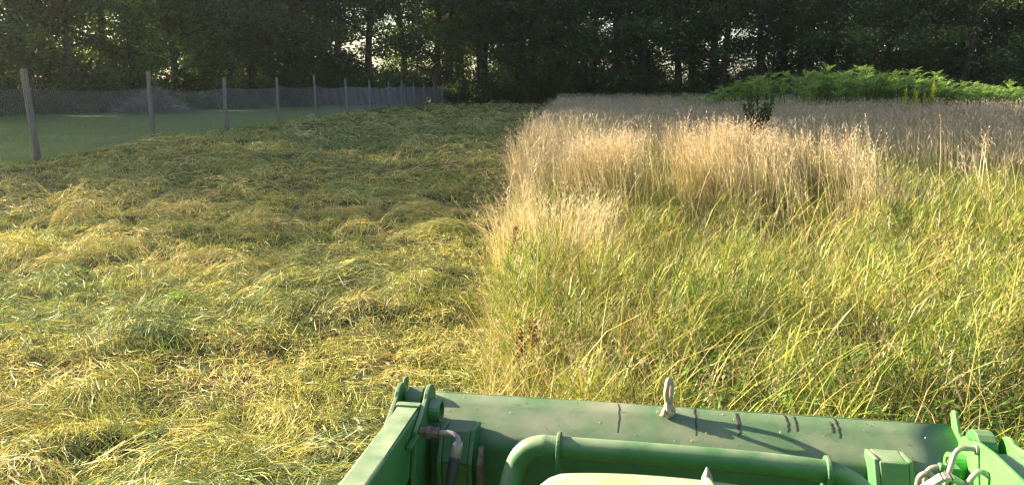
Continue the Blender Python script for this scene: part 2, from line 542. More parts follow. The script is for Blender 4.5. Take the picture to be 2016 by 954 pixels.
# lawn blades near the fence
n = 26000
x, y = sector(n, 17, 50, 1.5, -40, -8)
keep = x < fence_x(y) - 0.05
x, y = x[keep], y[keep]; n = len(x); D = np.hypot(x, y)
p = np.stack([x, y, ground_h(x, y) + 0.01], 1)
path = arc_path(p, rng.uniform(0, 6.28, n), rng.uniform(0.05, 0.12, n), rng.uniform(0, 0.6, n), rng.uniform(0, 0.8, n), 1)
c = pick(n, [(0.22, 0.29, 0.06), (0.29, 0.35, 0.07), (0.35, 0.37, 0.09)], [2, 2, 1])
b2 = Bag(); b2.add(*ribbons(path, rand_side(n), 0.7 * D / 760, c, c * 1.15))
tag(link('lawn_grass', b2.mesh('lawn_grass'), M['grass']), 'short lawn grass along the far side of the wire fence', None, kind='stuff')

# ------------------------------------------------------------------ standing grass
def standing(n, d0, d1, p, a0=-6, a1=40, ymax=70):
    x, y = sector(n, d0, d1, p, a0, a1)
    jag = 0.25 * (vn(x * 0 + 2.0, y / 0.7, 41) - 0.5)
    k = (x > edge_x(y) + jag) & (y < ymax)
    # keep the tractor's own footprint clear
    k &= ~((y < 3.1))
    return x[k], y[k]

def gold_mask(x, y):
    band = sstep(8.8, 11.2, y - 0.05 * x) * sstep(15.5, 13.2, y) * sstep(6.3, 5.0, x - 0.10 * (y - 12))
    strip = sstep(1.5, 0.4, x - edge_x(y)) * sstep(6.0, 7.5, y) * sstep(20, 16, y) * 0.26
    patch = 0.06 + 0.94 * sstep(0.40, 0.66, vn(x / 1.1, y / 1.1, 51))
    return np.clip(np.maximum(band * patch, strip), 0, 1)

def low_mask(x, y):      # lush short green stretch at the right
    return sstep(0.30, 0.40, x / np.maximum(y, 1)) * sstep(14.5, 12.5, y)

GREEN = [(0.110, 0.170, 0.028), (0.180, 0.240, 0.034), (0.275, 0.300, 0.046), (0.37, 0.335, 0.080), (0.068, 0.115, 0.036), (0.43, 0.335, 0.15)]
STRAW = [(0.46, 0.37, 0.21), (0.52, 0.44, 0.28), (0.40, 0.31, 0.18), (0.38, 0.35, 0.15)]
HEADC = [(0.52, 0.41, 0.29), (0.46, 0.34, 0.25), (0.58, 0.48, 0.35)]

gb = Bag()
# arching green blades
x, y = standing(110000, 3.2, 17, 1.55)
n = len(x)
clump = vn(x / 0.55, y / 0.55, 61) * 0.55 + vn(x / 1.6, y / 1.6, 62) * 0.45
keep = rng.uniform(0, 1, n) < 0.10 + 0.9 * sstep(0.38, 0.58, clump)
x, y, clump = x[keep], y[keep], clump[keep]; n = len(x)
D = np.hypot(x, y)
gm = gold_mask(x, y)
hgt = (0.18 + 0.56 * sstep(0.3, 0.7, clump)) * (1 + 0.45 * gm) * sstep(-0.1, 0.5, x - edge_x(y) + 0.15) * sstep(1.0, 6.5, y + 0.2)
L = hgt * rng.uniform(0.45, 1.12, n)
az = vn(x / 0.8, y / 0.8, 63) * 8 + rng.normal(0, 0.9, n)
# two blades in three spring from tussocks and lean out of them
tx, ty = standing(2600, 3.2, 17, 1.45)
cell = {}
for i_, (a_, b_) in enumerate(zip(tx, ty)):
    cell.setdefault((int(a_ // 1.0), int(b_ // 1.0)), []).append(i_)
near = np.full(n, -1)
for i_ in range(n):
    c_ = cell.get((int(x[i_] // 1.0), int(y[i_] // 1.0)))
    if c_ and rng.uniform() < 0.66: near[i_] = c_[rng.integers(len(c_))]
tk = near >= 0
tid = np.where(tk, near, 0)
oa = rng.uniform(0, 6.28, n); orad = np.abs(rng.normal(0, 0.07, n))
tsize = rng.uniform(0.55, 1.25, len(tx)); tlean = rng.uniform(0, 6.28, len(tx))
x = np.where(tk, tx[tid] + np.cos(oa) * orad, x); y = np.where(tk, ty[tid] + np.sin(oa) * orad, y)
D = np.hypot(x, y)
az = np.where(tk, oa + 0.5 * np.sin(tlean[tid] - oa) + rng.normal(0, 0.35, n), az)
L = np.where(tk, L * tsize[tid], L)
tone = np.where(tk, tsize[tid], 1.0)
p = np.stack([x, y, ground_h(x, y)], 1)
path = arc_path(p, az, L, rng.uniform(0.02, 0.45, n) + np.where(tk, orad * 2.5, 0), np.abs(rng.normal(0.8, 0.9, n)), 3)
pal_n = np.where(tk, rng.uniform(0.1, 0.95, len(tx))[tid], vn(x / 0.9, y / 0.9, 64))
c = np.where((rng.uniform(0, 1, n) < sstep(0.35, 0.7, pal_n))[:, None],
             pick(n, GREEN, [0.3, 1.0, 2, 2.2, 0.2, 2.0]), pick(n, GREEN, [1.8, 2, 1.4, 0.8, 1.4, 0.6]))
gb.add(*ribbons(path, rand_side(n, az, 0.9), np.maximum(rng.uniform(0.0032, 0.0075, n), 0.5 * D / 760), c, c * rng.uniform(0.95, 1.3, (n, 1))))
# leaves springing from the stems at every height: the matted leafy body of the stand
x, y = standing(135000, 3.2, 16, 1.6)
n = len(x)
cl2 = vn(x / 0.42, y / 0.42, 65) * 0.6 + vn(x / 1.3, y / 1.3, 66) * 0.4
keep = rng.uniform(0, 1, n) < 0.04 + 1.1 * sstep(0.38, 0.58, cl2)
x, y, cl2 = x[keep], y[keep], cl2[keep]; n = len(x); D = np.hypot(x, y)
az = rng.uniform(0, 6.28, n)
z0 = rng.uniform(0, 1, n) ** 0.8 * (0.08 + 0.62 * sstep(0.38, 0.70, cl2)) * sstep(-0.1, 0.4, x - edge_x(y) + 0.1) * sstep(2.2, 6.0, y + 0.6)
path = arc_path(np.stack([x, y, ground_h(x, y) + z0], 1), az, rng.uniform(0.07, 0.26, n), rng.uniform(0.15, 1.2, n), rng.uniform(0.1, 1.7, n), 2)
pn = vn(x / 0.5, y / 0.5, 67)
c = np.where((rng.uniform(0, 1, n) < sstep(0.35, 0.7, pn))[:, None],
             pick(n, GREEN, [0.3, 1.2, 2, 1.8, 0.2, 1.5]), pick(n, GREEN, [2, 2, 1, 0.5, 1.5, 0.4]))
gb.add(*ribbons(path, rand_side(n, az, 0.7), np.maximum(rng.uniform(0.004, 0.010, n), 0.55 * D / 760), c, c * rng.uniform(0.95, 1.25, (n, 1))))
# long blades that have bent right over
x, y = standing(2800, 3.4, 15, 1.5)
n = len(x); D = np.hypot(x, y)
az = rng.uniform(0, 6.28, n)
path = arc_path(np.stack([x, y, ground_h(x, y)], 1), az, rng.uniform(0.7, 1.25, n), rng.uniform(0.1, 0.6, n), rng.uniform(0.9, 2.2, n), 5, pw=1.8)
c = pick(n, GREEN, [0.5, 1, 1.5, 1.6, 0.4, 2.2])
gb.add(*ribbons(path, rand_side(n, az, 0.6), np.maximum(rng.uniform(0.003, 0.007, n), 0.6 * D / 760), c, c * 1.15))
# small broad-leaved growth between the blades near the bucket
x, y = standing(34000, 3.2, 9, 1.3)
keep = vn(x / 0.5, y / 0.5, 71) * sstep(0.1, 0.5, x / y + 0.1) > 0.36
x, y = x[keep], y[keep]; n = len(x)
p = np.stack([x, y, ground_h(x, y) + rng.uniform(0.02, 0.36, n)], 1)
az = rng.uniform(0, 6.28, n)
path = arc_path(p, az, rng.uniform(0.03, 0.09, n), rng.uniform(0.6, 1.3, n), rng.uniform(0, 0.8, n), 2)
c = pick(n, [(0.11, 0.20, 0.03), (0.16, 0.26, 0.04), (0.07, 0.13, 0.03)], [2, 2, 1])
gb.add(*ribbons(path, rand_side(n, az, 0.5), rng.uniform(0.009, 0.02, n), c, c * 1.1, taper=0.5))
# dead thatch lying in the standing grass
x, y = standing(17000, 3.2, 16, 1.6)
n = len(x); D = np.hypot(x, y)
path = lying_path(x, y, rng.uniform(0, 6.28, n), rng.uniform(0.15, 0.5, n), rng.uniform(0.02, 0.32, n) ** 1.2, rng.uniform(0, 0.1, n), 3, rng.normal(0, 0.6, n))
c = pick(n, [(0.38, 0.29, 0.15), (0.26, 0.20, 0.11), (0.46, 0.38, 0.2)], [1, 1, 1])
gb.add(*ribbons(path, rand_side(n), np.maximum(0.0035, 0.45 * D / 760) * rng.uniform(0.7, 1.4, n), c, c))
print('green tris', gb.tris())
o = link('meadow_grass', gb.mesh('meadow_grass'), M['grass'])
tag(o, 'dense yellow green grass standing uncut right of the mown strip', None, kind='stuff')

# stalks with drooping seed heads
sb = Bag()
def stalks(x, y, hmin, hmax, K, wpx, nseed, seed_l, seed_w, stem_p, stem_t, headpal, droop=1.0, lean=(0.02, 0.22)):
    n = len(x); D = np.hypot(x, y)
    p = np.stack([x, y, ground_h(x, y)], 1)
    hv = np.clip(vn(x / 0.5, y / 0.5, 82) * 0.55 + vn(x / 1.7, y / 1.7, 83) * 0.45 + rng.normal(0, 0.16, n), 0, 1)
    L = (hmin + (hmax - hmin) * sstep(0.1, 0.9, hv)) * (0.68 + 0.32 * sstep(6.0, 13.0, y + 1.2 * (vn(x / 0.9, y / 0.9, 87) - 0.5)))
    az = np.radians(-35) + vn(x / 0.7, y / 0.7, 81) * 6.0 + rng.normal(0, 0.6, n)
    path = arc_path(p, az, L, rng.uniform(*lean, n), np.abs(rng.normal(0.55, 0.55, n)) * droop, K, pw=3.0)
    c0 = pick(n, stem_p, [1] * len(stem_p)); c1 = pick(n, stem_t, [1] * len(stem_t))
    sb.add(*ribbons(path, rand_side(n), np.maximum(0.0028 * rng.uniform(0.8, 1.5, n), wpx * D / 760), c0, c1, taper=0.6))
    hc = pick(n, headpal, [1] * len(headpal))
    a, b = path[:, K - 1], path[:, K]
    for s in range(nseed):
        t = (0.05 + 0.95 * s / max(1, nseed - 1)) if nseed > 1 else 0.6
        q = a + (b - a) * t
        d = az + rng.normal(0, 0.7, n)
        ln = seed_l * rng.uniform(0.6, 1.3, n) * (1.25 - 0.6 * t)
        pth = arc_path(q, d, ln, rng.uniform(0.3, 0.9, n), rng.uniform(0.5, 1.8, n) * droop, 2)
        sb.add(*ribbons(pth, rand_side(n), np.maximum(seed_w * rng.uniform(0.7, 1.3, n), wpx * 1.15 * D / 760), hc, hc * 1.1, taper=0.7))

x, y = standing(90000, 6.0, 16.5, 1.0, -6, 36)
keep = rng.uniform(0, 1, len(x)) < gold_mask(x, y) * sstep(0.25, 0.6, vn(x / 0.28, y / 0.28, 84)) * 1.25
x, y = x[keep], y[keep]
print('gold stalks', len(x))
stalks(x, y, 0.55, 1.45, 5, 0.46, 4, 0.07, 0.0035, [(0.40, 0.36, 0.12), (0.44, 0.36, 0.16), (0.30, 0.33, 0.09)], STRAW, HEADC)
# taller single spikes above the band
x, y = standing(1500, 9, 15, 1.0, -2, 30)
keep = rng.uniform(0, 1, len(x)) < gold_mask(x, y) * 0.35
x, y = x[keep], y[keep]
stalks(x, y, 1.25, 1.6, 4, 0.55, 8, 0.10, 0.007, STRAW, STRAW, HEADC, droop=0.8, lean=(0.0, 0.18))
# thin scatter of ripe stalks through the green stretch
x, y = standing(16000, 4.2, 14, 1.4)
keep = rng.uniform(0, 1, len(x)) < 0.09 + 0.25 * sstep(1.8, 0.2, x - edge_x(y))
x, y = x[keep], y[keep]
stalks(x, y, 0.55, 0.95, 4, 0.42, 5, 0.06, 0.004, STRAW, STRAW, HEADC, droop=1.5, lean=(0.05, 0.5))
# a few stalks hanging out over the cut strip, and a tall bunch at the right
x = rng.uniform(-0.40, 0.05, 22); y = rng.uniform(8.2, 11.0, 22)
stalks(x, y, 0.7, 1.05, 5, 0.6, 7, 0.09, 0.006, STRAW, STRAW, HEADC, droop=1.6, lean=(0.25, 0.75))
x = rng.normal(7.05, 0.22, 34); y = rng.normal(11.2, 0.3, 34)
stalks(x, y, 0.9, 1.55, 5, 0.55, 7, 0.09, 0.006, STRAW, STRAW, HEADC, droop=1.2, lean=(0.02, 0.3))
# far field
x, y = standing(38000, 15.5, 68, 1.35, -3, 40)
stalks(x, y, 0.95, 1.35, 3, 0.46, 2, 0.17, 0.006, [(0.22, 0.24, 0.09), (0.30, 0.27, 0.12)], [(0.40, 0.32, 0.20), (0.34, 0.29, 0.20), (0.30, 0.31, 0.15)], [(0.42, 0.33, 0.25), (0.36, 0.28, 0.22), (0.46, 0.38, 0.28)], droop=0.35)
# green undergrowth of the far field
n0 = sb.tris()
x, y = standing(30000, 14, 60, 1.5, -3, 40)
n = len(x); D = np.hypot(x, y)
p = np.stack([x, y, ground_h(x, y)], 1)
az = rng.uniform(0, 6.28, n)
path = arc_path(p, az, rng.uniform(0.4, 0.9, n), rng.uniform(0.05, 0.4, n), rng.uniform(0.1, 1.0, n), 2)
c = pick(n, [(0.13, 0.19, 0.05), (0.20, 0.24, 0.07), (0.28, 0.27, 0.11)], [1.4, 1.4, 1])
sb.add(*ribbons(path, rand_side(n), 0.6 * D / 760, c, c * 1.15))
print('stalk tris', sb.tris())
o = link('tall_grass', sb.mesh('tall_grass'), M['grass'])
tag(o, 'tall ripe grass with drooping golden seed heads in the uncut field', None, kind='stuff')

# ------------------------------------------------------------------ tubes and solids
def tube_arrays(pts, rad, seg=8, cap=True):
    pts = [Vector(p) for p in pts]
    if isinstance(rad, (int, float)): rad = [rad] * len(pts)
    V = []; F = []
    up = Vector((0, 0, 1))
    prev = None
    for i, p in enumerate(pts):
        a = pts[max(0, i - 1)]; b = pts[min(len(pts) - 1, i + 1)]
        t = (b - a).normalized()
        if prev is None:
            u = t.orthogonal().normalized()
        else:
            u = (prev - t * prev.dot(t))
            u = u.normalized() if u.length > 1e-6 else t.orthogonal().normalized()
        prev = u
        w = t.cross(u)
        for k in range(seg):
            an = 2 * math.pi * k / seg
            V.append(p + (u * math.cos(an) + w * math.sin(an)) * rad[i])
    for i in range(len(pts) - 1):
        for k in range(seg):
            F.append((i * seg + k, i * seg + (k + 1) % seg, (i + 1) * seg + (k + 1) % seg, (i + 1) * seg + k))
    if cap:
        F.append(tuple(range(seg))[::-1]); F.append(tuple((len(pts) - 1) * seg + k for k in range(seg)))
    return V, F

def add_tube(bm, pts, rad, seg=8, smooth=True):
    V, F = tube_arrays(pts, rad, seg)
    vs = [bm.verts.new(v) for v in V]
    for f in F:
        try:
            fc = bm.faces.new([vs[i] for i in f]); fc.smooth = smooth and len(f) == 4
        except ValueError:
            pass

def smooth_pts(pts, n=6):
    """Catmull-Rom through points"""
    P = [Vector(p) for p in pts]
    P = [P[0] * 2 - P[1]] + P + [P[-1] * 2 - P[-2]]
    out = []
    for i in range(1, len(P) - 2):
        for k in range(n):
            t = k / n
            a, b, c, d = P[i - 1], P[i], P[i + 1], P[i + 2]
            out.append(0.5 * ((2 * b) + (c - a) * t + (2 * a - 5 * b + 4 * c - d) * t * t + (-a + 3 * b - 3 * c + d) * t ** 3))
    out.append(P[-2])
    return out

def add_box(bm, lo, hi):
    lo = Vector(lo); hi = Vector(hi)
    vs = [bm.verts.new((x, y, z)) for x in (lo.x, hi.x) for y in (lo.y, hi.y) for z in (lo.z, hi.z)]
    for f in ((0, 1, 3, 2), (4, 6, 7, 5), (0, 4, 5, 1), (2, 3, 7, 6), (0, 2, 6, 4), (1, 5, 7, 3)):
        bm.faces.new([vs[i] for i in f])

def add_plate_x(bm, x0, x1, prof):
    """plate lying across x, outline (y, z) points"""
    a = [bm.verts.new((x0, y, z)) for y, z in prof]
    b = [bm.verts.new((x1, y, z)) for y, z in prof]
    n = len(prof)
    bm.faces.new(a); bm.faces.new(b[::-1])
    for i in range(n):
        bm.faces.new((a[i], b[i], b[(i + 1) % n], a[(i + 1) % n]))

def finish(name, bm, mat, parent, bevel=0.0, seg=2):
    bmesh.ops.recalc_face_normals(bm, faces=bm.faces)
    me = bpy.data.meshes.new(name)
    bm.to_mesh(me); bm.free()
    o = link(name, me, mat, parent)
    if bevel:
        md = o.modifiers.new('bevel', 'BEVEL')
        md.width = bevel; md.segments = seg; md.limit_method = 'ANGLE'; md.angle_limit = R(35)
        md.harden_normals = False
    return o

# ------------------------------------------------------------------ trees
def leaf_quads(cent, size, rngl, flat=0.6, pal=None, asp=0.55):
    """rhombic leaves at centres; returns V,T,C"""
    n = len(cent)
    nrm = rngl.normal(0, 1, (n, 3)); nrm[:, 2] = np.abs(nrm[:, 2]) + flat
    nrm /= np.linalg.norm(nrm, axis=1, keepdims=True)
    t = rngl.normal(0, 1, (n, 3)); t -= nrm * (t * nrm).sum(1, keepdims=True)
    t /= np.linalg.norm(t, axis=1, keepdims=True)
    b = np.cross(nrm, t)
    s = size * rngl.uniform(0.6, 1.35, (n, 1))
    V = np.stack([cent - t * s * 0.5, cent + b * s * asp * 0.5, cent + t * s * 0.5 - nrm * s * 0.12, cent - b * s * asp * 0.5], 1).reshape(-1, 3)
    q = np.array([(0, 1, 2), (0, 2, 3)])
    T = (q[None] + (np.arange(n) * 4)[:, None, None]).reshape(-1, 3)
    pal = np.array(pal)
    c = pal[rngl.integers(0, len(pal), n)] * rngl.uniform(0.75, 1.3, (n, 1))
    return V, T, np.repeat(c, 4, 0)

TREE_PAL = [(0.072, 0.120, 0.044), (0.092, 0.140, 0.048), (0.062, 0.106, 0.048), (0.112, 0.150, 0.050)]
def make_tree(seed, H, base, rad, nclump, per, leaf, forked=False, lean=0.0):
    r = np.random.default_rng(seed)
    bm = bmesh.new()
    lx, lyy = lean, r.uniform(-0.4, 0.4)
    def axis_pt(z):
        f = z / H
        return Vector((lx * f * f * 2 + 0.18 * math.sin(z * 0.5 + seed), lyy * f + 0.18 * math.cos(z * 0.43 + seed * 2), z))
    r0 = 0.014 * H + 0.04
    zs = np.linspace(0, H * 0.9, 11)
    add_tube(bm, [axis_pt(z) - Vector((0, 0, 0.15 if z == 0 else 0)) for z in zs], [r0 * (1.35 if z == 0 else 1) * (1 - 0.88 * z / (H * 0.9)) for z in zs], 8)
    clumps = []
    nl = 15
    for i in range(nl):
        z = base * 0.75 + (H * 0.88 - base * 0.75) * (i + 0.5) / nl
        a = i * 2.4 + r.uniform(-0.5, 0.5)
        ff = (z - base) / (H - base)
        ln = rad * (0.45 + 0.75 * math.sin(math.pi * min(1, max(0.12, 0.25 + 0.75 * (1 - ff))) * 0.62)) * r.uniform(0.7, 1.1)
        s = axis_pt(z)
        e = s + Vector((math.cos(a) * ln, math.sin(a) * ln, ln * r.uniform(0.15, 0.55) - (0.3 if ff < 0.2 else 0)))
        m = (s + e) / 2 + Vector((r.uniform(-.3, .3), r.uniform(-.3, .3), r.uniform(-.1, .4)))
        pts = smooth_pts([s, m, e], 3)
        rr = r0 * 0.36 * (1 - 0.6 * z / H)
        add_tube(bm, pts, [rr * (1 - 0.8 * k / (len(pts) - 1)) for k in range(len(pts))], 5)
        for t in (0.45, 0.7, 0.9, 1.05):
            clumps.append(s + (e - s) * t + Vector(r.normal(0, 0.55, 3)))
    if forked:
        s = axis_pt(3.2)
        pts = smooth_pts([s, s + Vector((0.9, 0.1, 1.3)), s + Vector((1.3, 0.2, 3.5)), s + Vector((2.0, 0.3, 8))], 4)
        add_tube(bm, pts, [r0 * 0.72 * (1 - 0.7 * k / (len(pts) - 1)) for k in range(len(pts))], 7)
        clumps += [s + Vector((2.0, 0.3, 8)) + Vector(r.normal(0, 1.2, 3)) for _ in range(6)]
    while len(clumps) < nclump:
        f = r.uniform(0, 1)
        z = base + (H - base) * f
        rr = rad * math.sqrt(r.uniform(0.1, 1)) * (0.35 + 0.75 * math.sin(math.pi * (0.12 + 0.80 * (1 - f)) ** 0.9))
        a = r.uniform(0, 6.283)
        clumps.append(axis_pt(z) + Vector((math.cos(a) * rr, math.sin(a) * rr, 0)))
    cl = np.array([tuple(c) for c in clumps])
    cs = r.uniform(0.45, 0.95, len(cl))
    ci = np.repeat(np.arange(len(cl)), per)
    cent = cl[ci] + r.normal(0, 1, (len(ci), 3)) * np.stack([cs[ci], cs[ci], cs[ci] * 0.5], 1)
    cent = cent[cent[:, 2] > 0.3]
    V, T, C = leaf_quads(cent, leaf, r, pal=TREE_PAL)
    tint = r.uniform(0.85, 1.15)
    bmesh.ops.recalc_face_normals(bm, faces=bm.faces)
    tm = bpy.data.meshes.new('trunk'); bm.to_mesh(tm); bm.free(); tm.materials.append(M['bark'])
    cm = mesh_np('crown', V, T, C * tint); cm.materials.append(M['leaf'])
    return tm, cm

TREES = {
    'edge': [make_tree(11, 19, 1.2, 4.2, 110, 190, 0.26), make_tree(12, 20.5, 1.8, 4.6, 115, 190, 0.28), make_tree(13, 17.5, 0.9, 3.8, 105, 190, 0.24, lean=0.5)],
    'tall': [make_tree(21, 22, 5.5, 3.8, 95, 190, 0.26), make_tree(22, 20, 4.8, 3.6, 89, 190, 0.26, lean=-0.5), make_tree(23, 23, 6.5, 4.2, 99, 190, 0.28)],
    'fork': [make_tree(31, 20, 5.5, 3.8, 91, 190, 0.26, forked=True)],
}
def tree_height(x, y, add=0.0):
    h = float(np.interp(y, [28, 38, 43, 51, 57, 63, 75, 84], [18.6, 18.8, 28, 28.5, 25, 20.8, 22, 28]))
    inv = y + 0.4455 * x
    if abs(inv - 19.3) < 1.9: h *= 0.45
    return h + add
HT = {'edge': [19, 20.5, 17.5], 'tall': [22, 20, 23], 'fork': [20]}
def place_tree(kind, i, x, y, rz, s, label, group):
    tm, cm = TREES[kind][i % len(TREES[kind])]
    t = thing('tree', label, 'tree', (x, y, float(ground_h(x, y)) - 0.05), rz, group)
    s = s / HT[kind][i % len(HT[kind])]
    t.scale = (s, s, s)
    link('trunk', tm, None, t); link('crown', cm, None, t)
    return t

LINE = [(-46.9, 31.9), (-43, 38.2), (-37.5, 49), (-32, 60), (-25, 72), (-16, 84), (-8, 89), (-2, 89.5), (4, 89), (16, 84), (28, 76), (40, 68), (52, 60), (62, 54)]
def along(line, step, jit, off):
    pts = []
    P = [Vector((a, b)) for a, b in line]
    carry = 0.0
    for a, b in zip(P, P[1:]):
        d = (b - a); L = d.length; d.normalize(); nrm = Vector((-d.y, d.x))
        s = carry
        while s < L:
            q = a + d * s + nrm * (off + random.uniform(-jit, jit)) + d * random.uniform(-jit, jit)
            pts.append((q.x, q.y)); s += step
        carry = s - L
    return pts

ORD = ['first', 'second', 'third', 'fourth', 'fifth', 'sixth', 'seventh', 'eighth', 'ninth', 'tenth', 'eleventh', 'twelfth', 'thirteenth', 'fourteenth',
       'fifteenth', 'sixteenth', 'seventeenth', 'eighteenth', 'nineteenth', 'twentieth', 'twenty-first', 'twenty-second', 'twenty-third', 'twenty-fourth', 'twenty-fifth']
FR_AZ = math.degrees(math.atan2(-8.4, 85))
front = along(LINE, 4.4, 0.8, 0.6)
front.sort(key=lambda p: math.atan2(p[0], p[1]))
lefts = [p for p in front if math.degrees(math.atan2(*p)) < FR_AZ][::-1]
rights = [p for p in front if math.degrees(math.atan2(*p)) >= FR_AZ]
for side, lst in (('left', lefts), ('right', rights)):
    for k, (x, y) in enumerate(lst):
        kind = 'tall' if random.random() < (0.2 if y < 50 else 0.3) else 'edge'
        what = 'high crowned tree' if kind == 'tall' else 'low branched tree'
        lab = f'{what} in the front row, {ORD[min(k, 24)]} {side} of the fence end'
        place_tree(kind, random.randrange(3), x, y, random.uniform(0, 6.28), random.uniform(0.96, 1.04) * tree_height(x, y), lab, 'front row of the woods')
for off, step, kind, st in ((4.5, 4.0, 'edge', 0), (9.5, 5.0, 'tall', 3), (15.0, 5.5, 'edge', 4)):
    for (x, y) in along(LINE[st:], step, 1.2, off):
        if kind == 'edge' and y > 52 and random.random() < 0.6: kind_ = 'tall'
        else: kind_ = kind
        if y > 52 and random.random() < 0.12: continue
        if any(abs(math.degrees(math.atan2(x, y)) - a_) < 1.2 for a_ in (-18.2, -9.6, -6.8, 10.9, 15.9, 31.0)): continue
        place_tree(kind_, random.randrange(3), x, y, random.uniform(0, 6.28), random.uniform(0.94, 1.06) * tree_height(x, y, 0.6 if off < 12 else 5.0),
                   'dark tree standing deeper in the woods behind the front row', 'trees deeper in the woods')
place_tree('fork', 0, -24.6, 69, 1.0, 20.0, 'forked tree against a bright sky gap above the grey fence mesh', 'front row of the woods')

# understorey shrubs at the foot of the woods
def make_shrub(seed, h, rad, nclump, per, leaf, pal):
    r = np.random.default_rng(seed)
    bm = bmesh.new(); cl = []
    for i in range(7):
        a = r.uniform(0, 6.28); l = rad * r.uniform(0.5, 1)
        e = Vector((math.cos(a) * l, math.sin(a) * l, h * r.uniform(0.55, 1)))
        add_tube(bm, smooth_pts([Vector((0, 0, -0.1)), e * 0.5 + Vector((0, 0, 0.25)), e], 3), [0.03, 0.026, 0.022, 0.018, 0.014, 0.01, 0.006], 5)
        for t in (0.5, 0.75, 1.0): cl.append(np.array(e) * t + r.normal(0, 0.25, 3))
    while len(cl) < nclump:
        a = r.uniform(0, 6.28); l = rad * math.sqrt(r.uniform(0, 1)); z = h * r.uniform(0.08, 1) * (1 - 0.3 * (l / rad) ** 2)
        cl.append(np.array((math.cos(a) * l, math.sin(a) * l, z)))
    cl = np.array(cl); ci = np.repeat(np.arange(len(cl)), per)
    cent = cl[ci] + r.normal(0, 0.28, (len(ci), 3)) * np.array([1, 1, 0.75])
    cent = cent[cent[:, 2] > 0.05]
    V, T, C = leaf_quads(cent, leaf, r, pal=pal)
    tm = bpy.data.meshes.new('stem'); bm.to_mesh(tm); bm.free(); tm.materials.append(M['bark'])
    cm = mesh_np('foliage', V, T, C); cm.materials.append(M['shrub'])
    return tm, cm
SHRUBS = [make_shrub(41, 2.2, 1.5, 60, 60, 0.17, TREE_PAL), make_shrub(42, 3.2, 1.8, 75, 60, 0.18, TREE_PAL), make_shrub(43, 1.5, 1.3, 45, 60, 0.15, TREE_PAL)]
def place_shrub(i, x, y, rz, s, label, group, name='shrub', cat='shrub', src=None):
    tm, cm = (src or SHRUBS)[i]
    t = thing(name, label, cat, (x, y, float(ground_h(x, y))), rz, group)
    t.scale = (s, s, s)
    link('stem', tm, None, t); link('foliage', cm, None, t)
    return t
for off, step in ((-1.4, 2.7), (3.5, 2.7), (8.5, 3.2)):
    for (x, y) in along(LINE[1:], step, 0.8, off):
        where = 'behind the fence' if math.degrees(math.atan2(x, y)) < FR_AZ else 'beyond the uncut field'
        place_shrub(random.randrange(3), x, y, random.uniform(0, 6.28), random.uniform(0.85, 1.3) * (1.0 if off < 0 else 1.5),
                    f'dark shrub at the foot of the woods {where}', 'undergrowth shrubs ' + where)

# the depth of the woods that reads as one mass
rw = np.random.default_rng(99)
pw = np.array(along([(-58, 22)] + LINE, 0.0085, 3.5, 21))
nw_ = len(pw)
zz_ = rw.uniform(0, 1, nw_) ** 1.15 * (6.0 + 3.6 * vn(pw[:, 0] / 6, pw[:, 1] / 6, 91))
cw = np.stack([pw[:, 0] + rw.normal(0, 0.8, nw_), pw[:, 1] + rw.normal(0, 0.8, nw_), zz_], 1)
Vw, Tw, Cw = leaf_quads(cw, 0.42, rw, pal=TREE_PAL)
ow = link('far_woods', mesh_np('far_woods', Vw, Tw, Cw), M['leaf'])
tag(ow, 'dense dark undergrowth deep in the woods behind the tree rows', None, kind='stuff')

# ------------------------------------------------------------------ sumac thicket
def make_sumac(seed, h, rad, nstem):
    r = np.random.default_rng(seed)
    bm = bmesh.new(); cents = []; dirs = []
    Vs, Ts, Cs, off = [], [], [], 0
    pal = np.array([(0.15, 0.25, 0.07), (0.20, 0.30, 0.085), (0.11, 0.195, 0.065), (0.26, 0.35, 0.10)])
    for i in range(nstem):
        a = r.uniform(0, 6.28); l = rad * math.sqrt(r.uniform(0, 1))
        top = Vector((math.cos(a) * l, math.sin(a) * l, h * r.uniform(0.72, 1.0) * (1 - 0.22 * (l / rad) ** 2)))
        b0 = Vector((top.x * 0.45, top.y * 0.45, -0.05))
        add_tube(bm, smooth_pts([b0, (b0 + top) / 2 + Vector((0, 0, 0.15)), top], 3), [0.028, 0.025, 0.022, 0.02, 0.016, 0.012, 0.008], 5)
        for k in range(15):
            fz = 1 - (k // 6) * r.uniform(0.17, 0.3)
            s = np.array(b0 + (top - b0) * fz)
            az = k * 2.4 + r.uniform(-0.3, 0.3)
            L = r.uniform(0.4, 0.62)
            m = 7
            pth = arc_path(s[None], np.array([az]), np.array([L]), np.array([r.uniform(0.25, 0.8)]), np.array([r.uniform(0.9, 1.5)]), m)[0]
            d = np.array([math.cos(az), math.sin(az), 0]); sd = np.array([-math.sin(az), math.cos(az), 0])
            c = pal[r.integers(0, 4)] * r.uniform(0.8, 1.25)
            for j in range(1, m + 1):
                w = 0.15 * math.sin(math.pi * (j + 0.6) / (m + 1.4))
                tg = pth[j] - pth[j - 1]; tg = tg / np.linalg.norm(tg)
                for sg in (-1, 1):
                    q = pth[j]
                    tip = q + sd * sg * w + tg * 0.05 - np.array([0, 0, 0.035])
                    mid = (q + tip) / 2
                    Vs += [q, mid + tg * 0.024, tip, mid - tg * 0.024]
                    Ts += [(off, off + 1, off + 2), (off, off + 2, off + 3)]
                    Cs += [c] * 4; off += 4
    tm = bpy.data.meshes.new('stem'); bm.to_mesh(tm); bm.free(); tm.materials.append(M['bark'])
    cm = mesh_np('foliage', np.array(Vs), np.array(Ts), np.array(Cs)); cm.materials.append(M['shrub'])
    return tm, cm
SUMAC = [make_sumac(51, 2.75, 1.25, 10), make_sumac(52, 2.5, 1.2, 9), make_sumac(53, 2.1, 1.1, 8)]
sspots = []
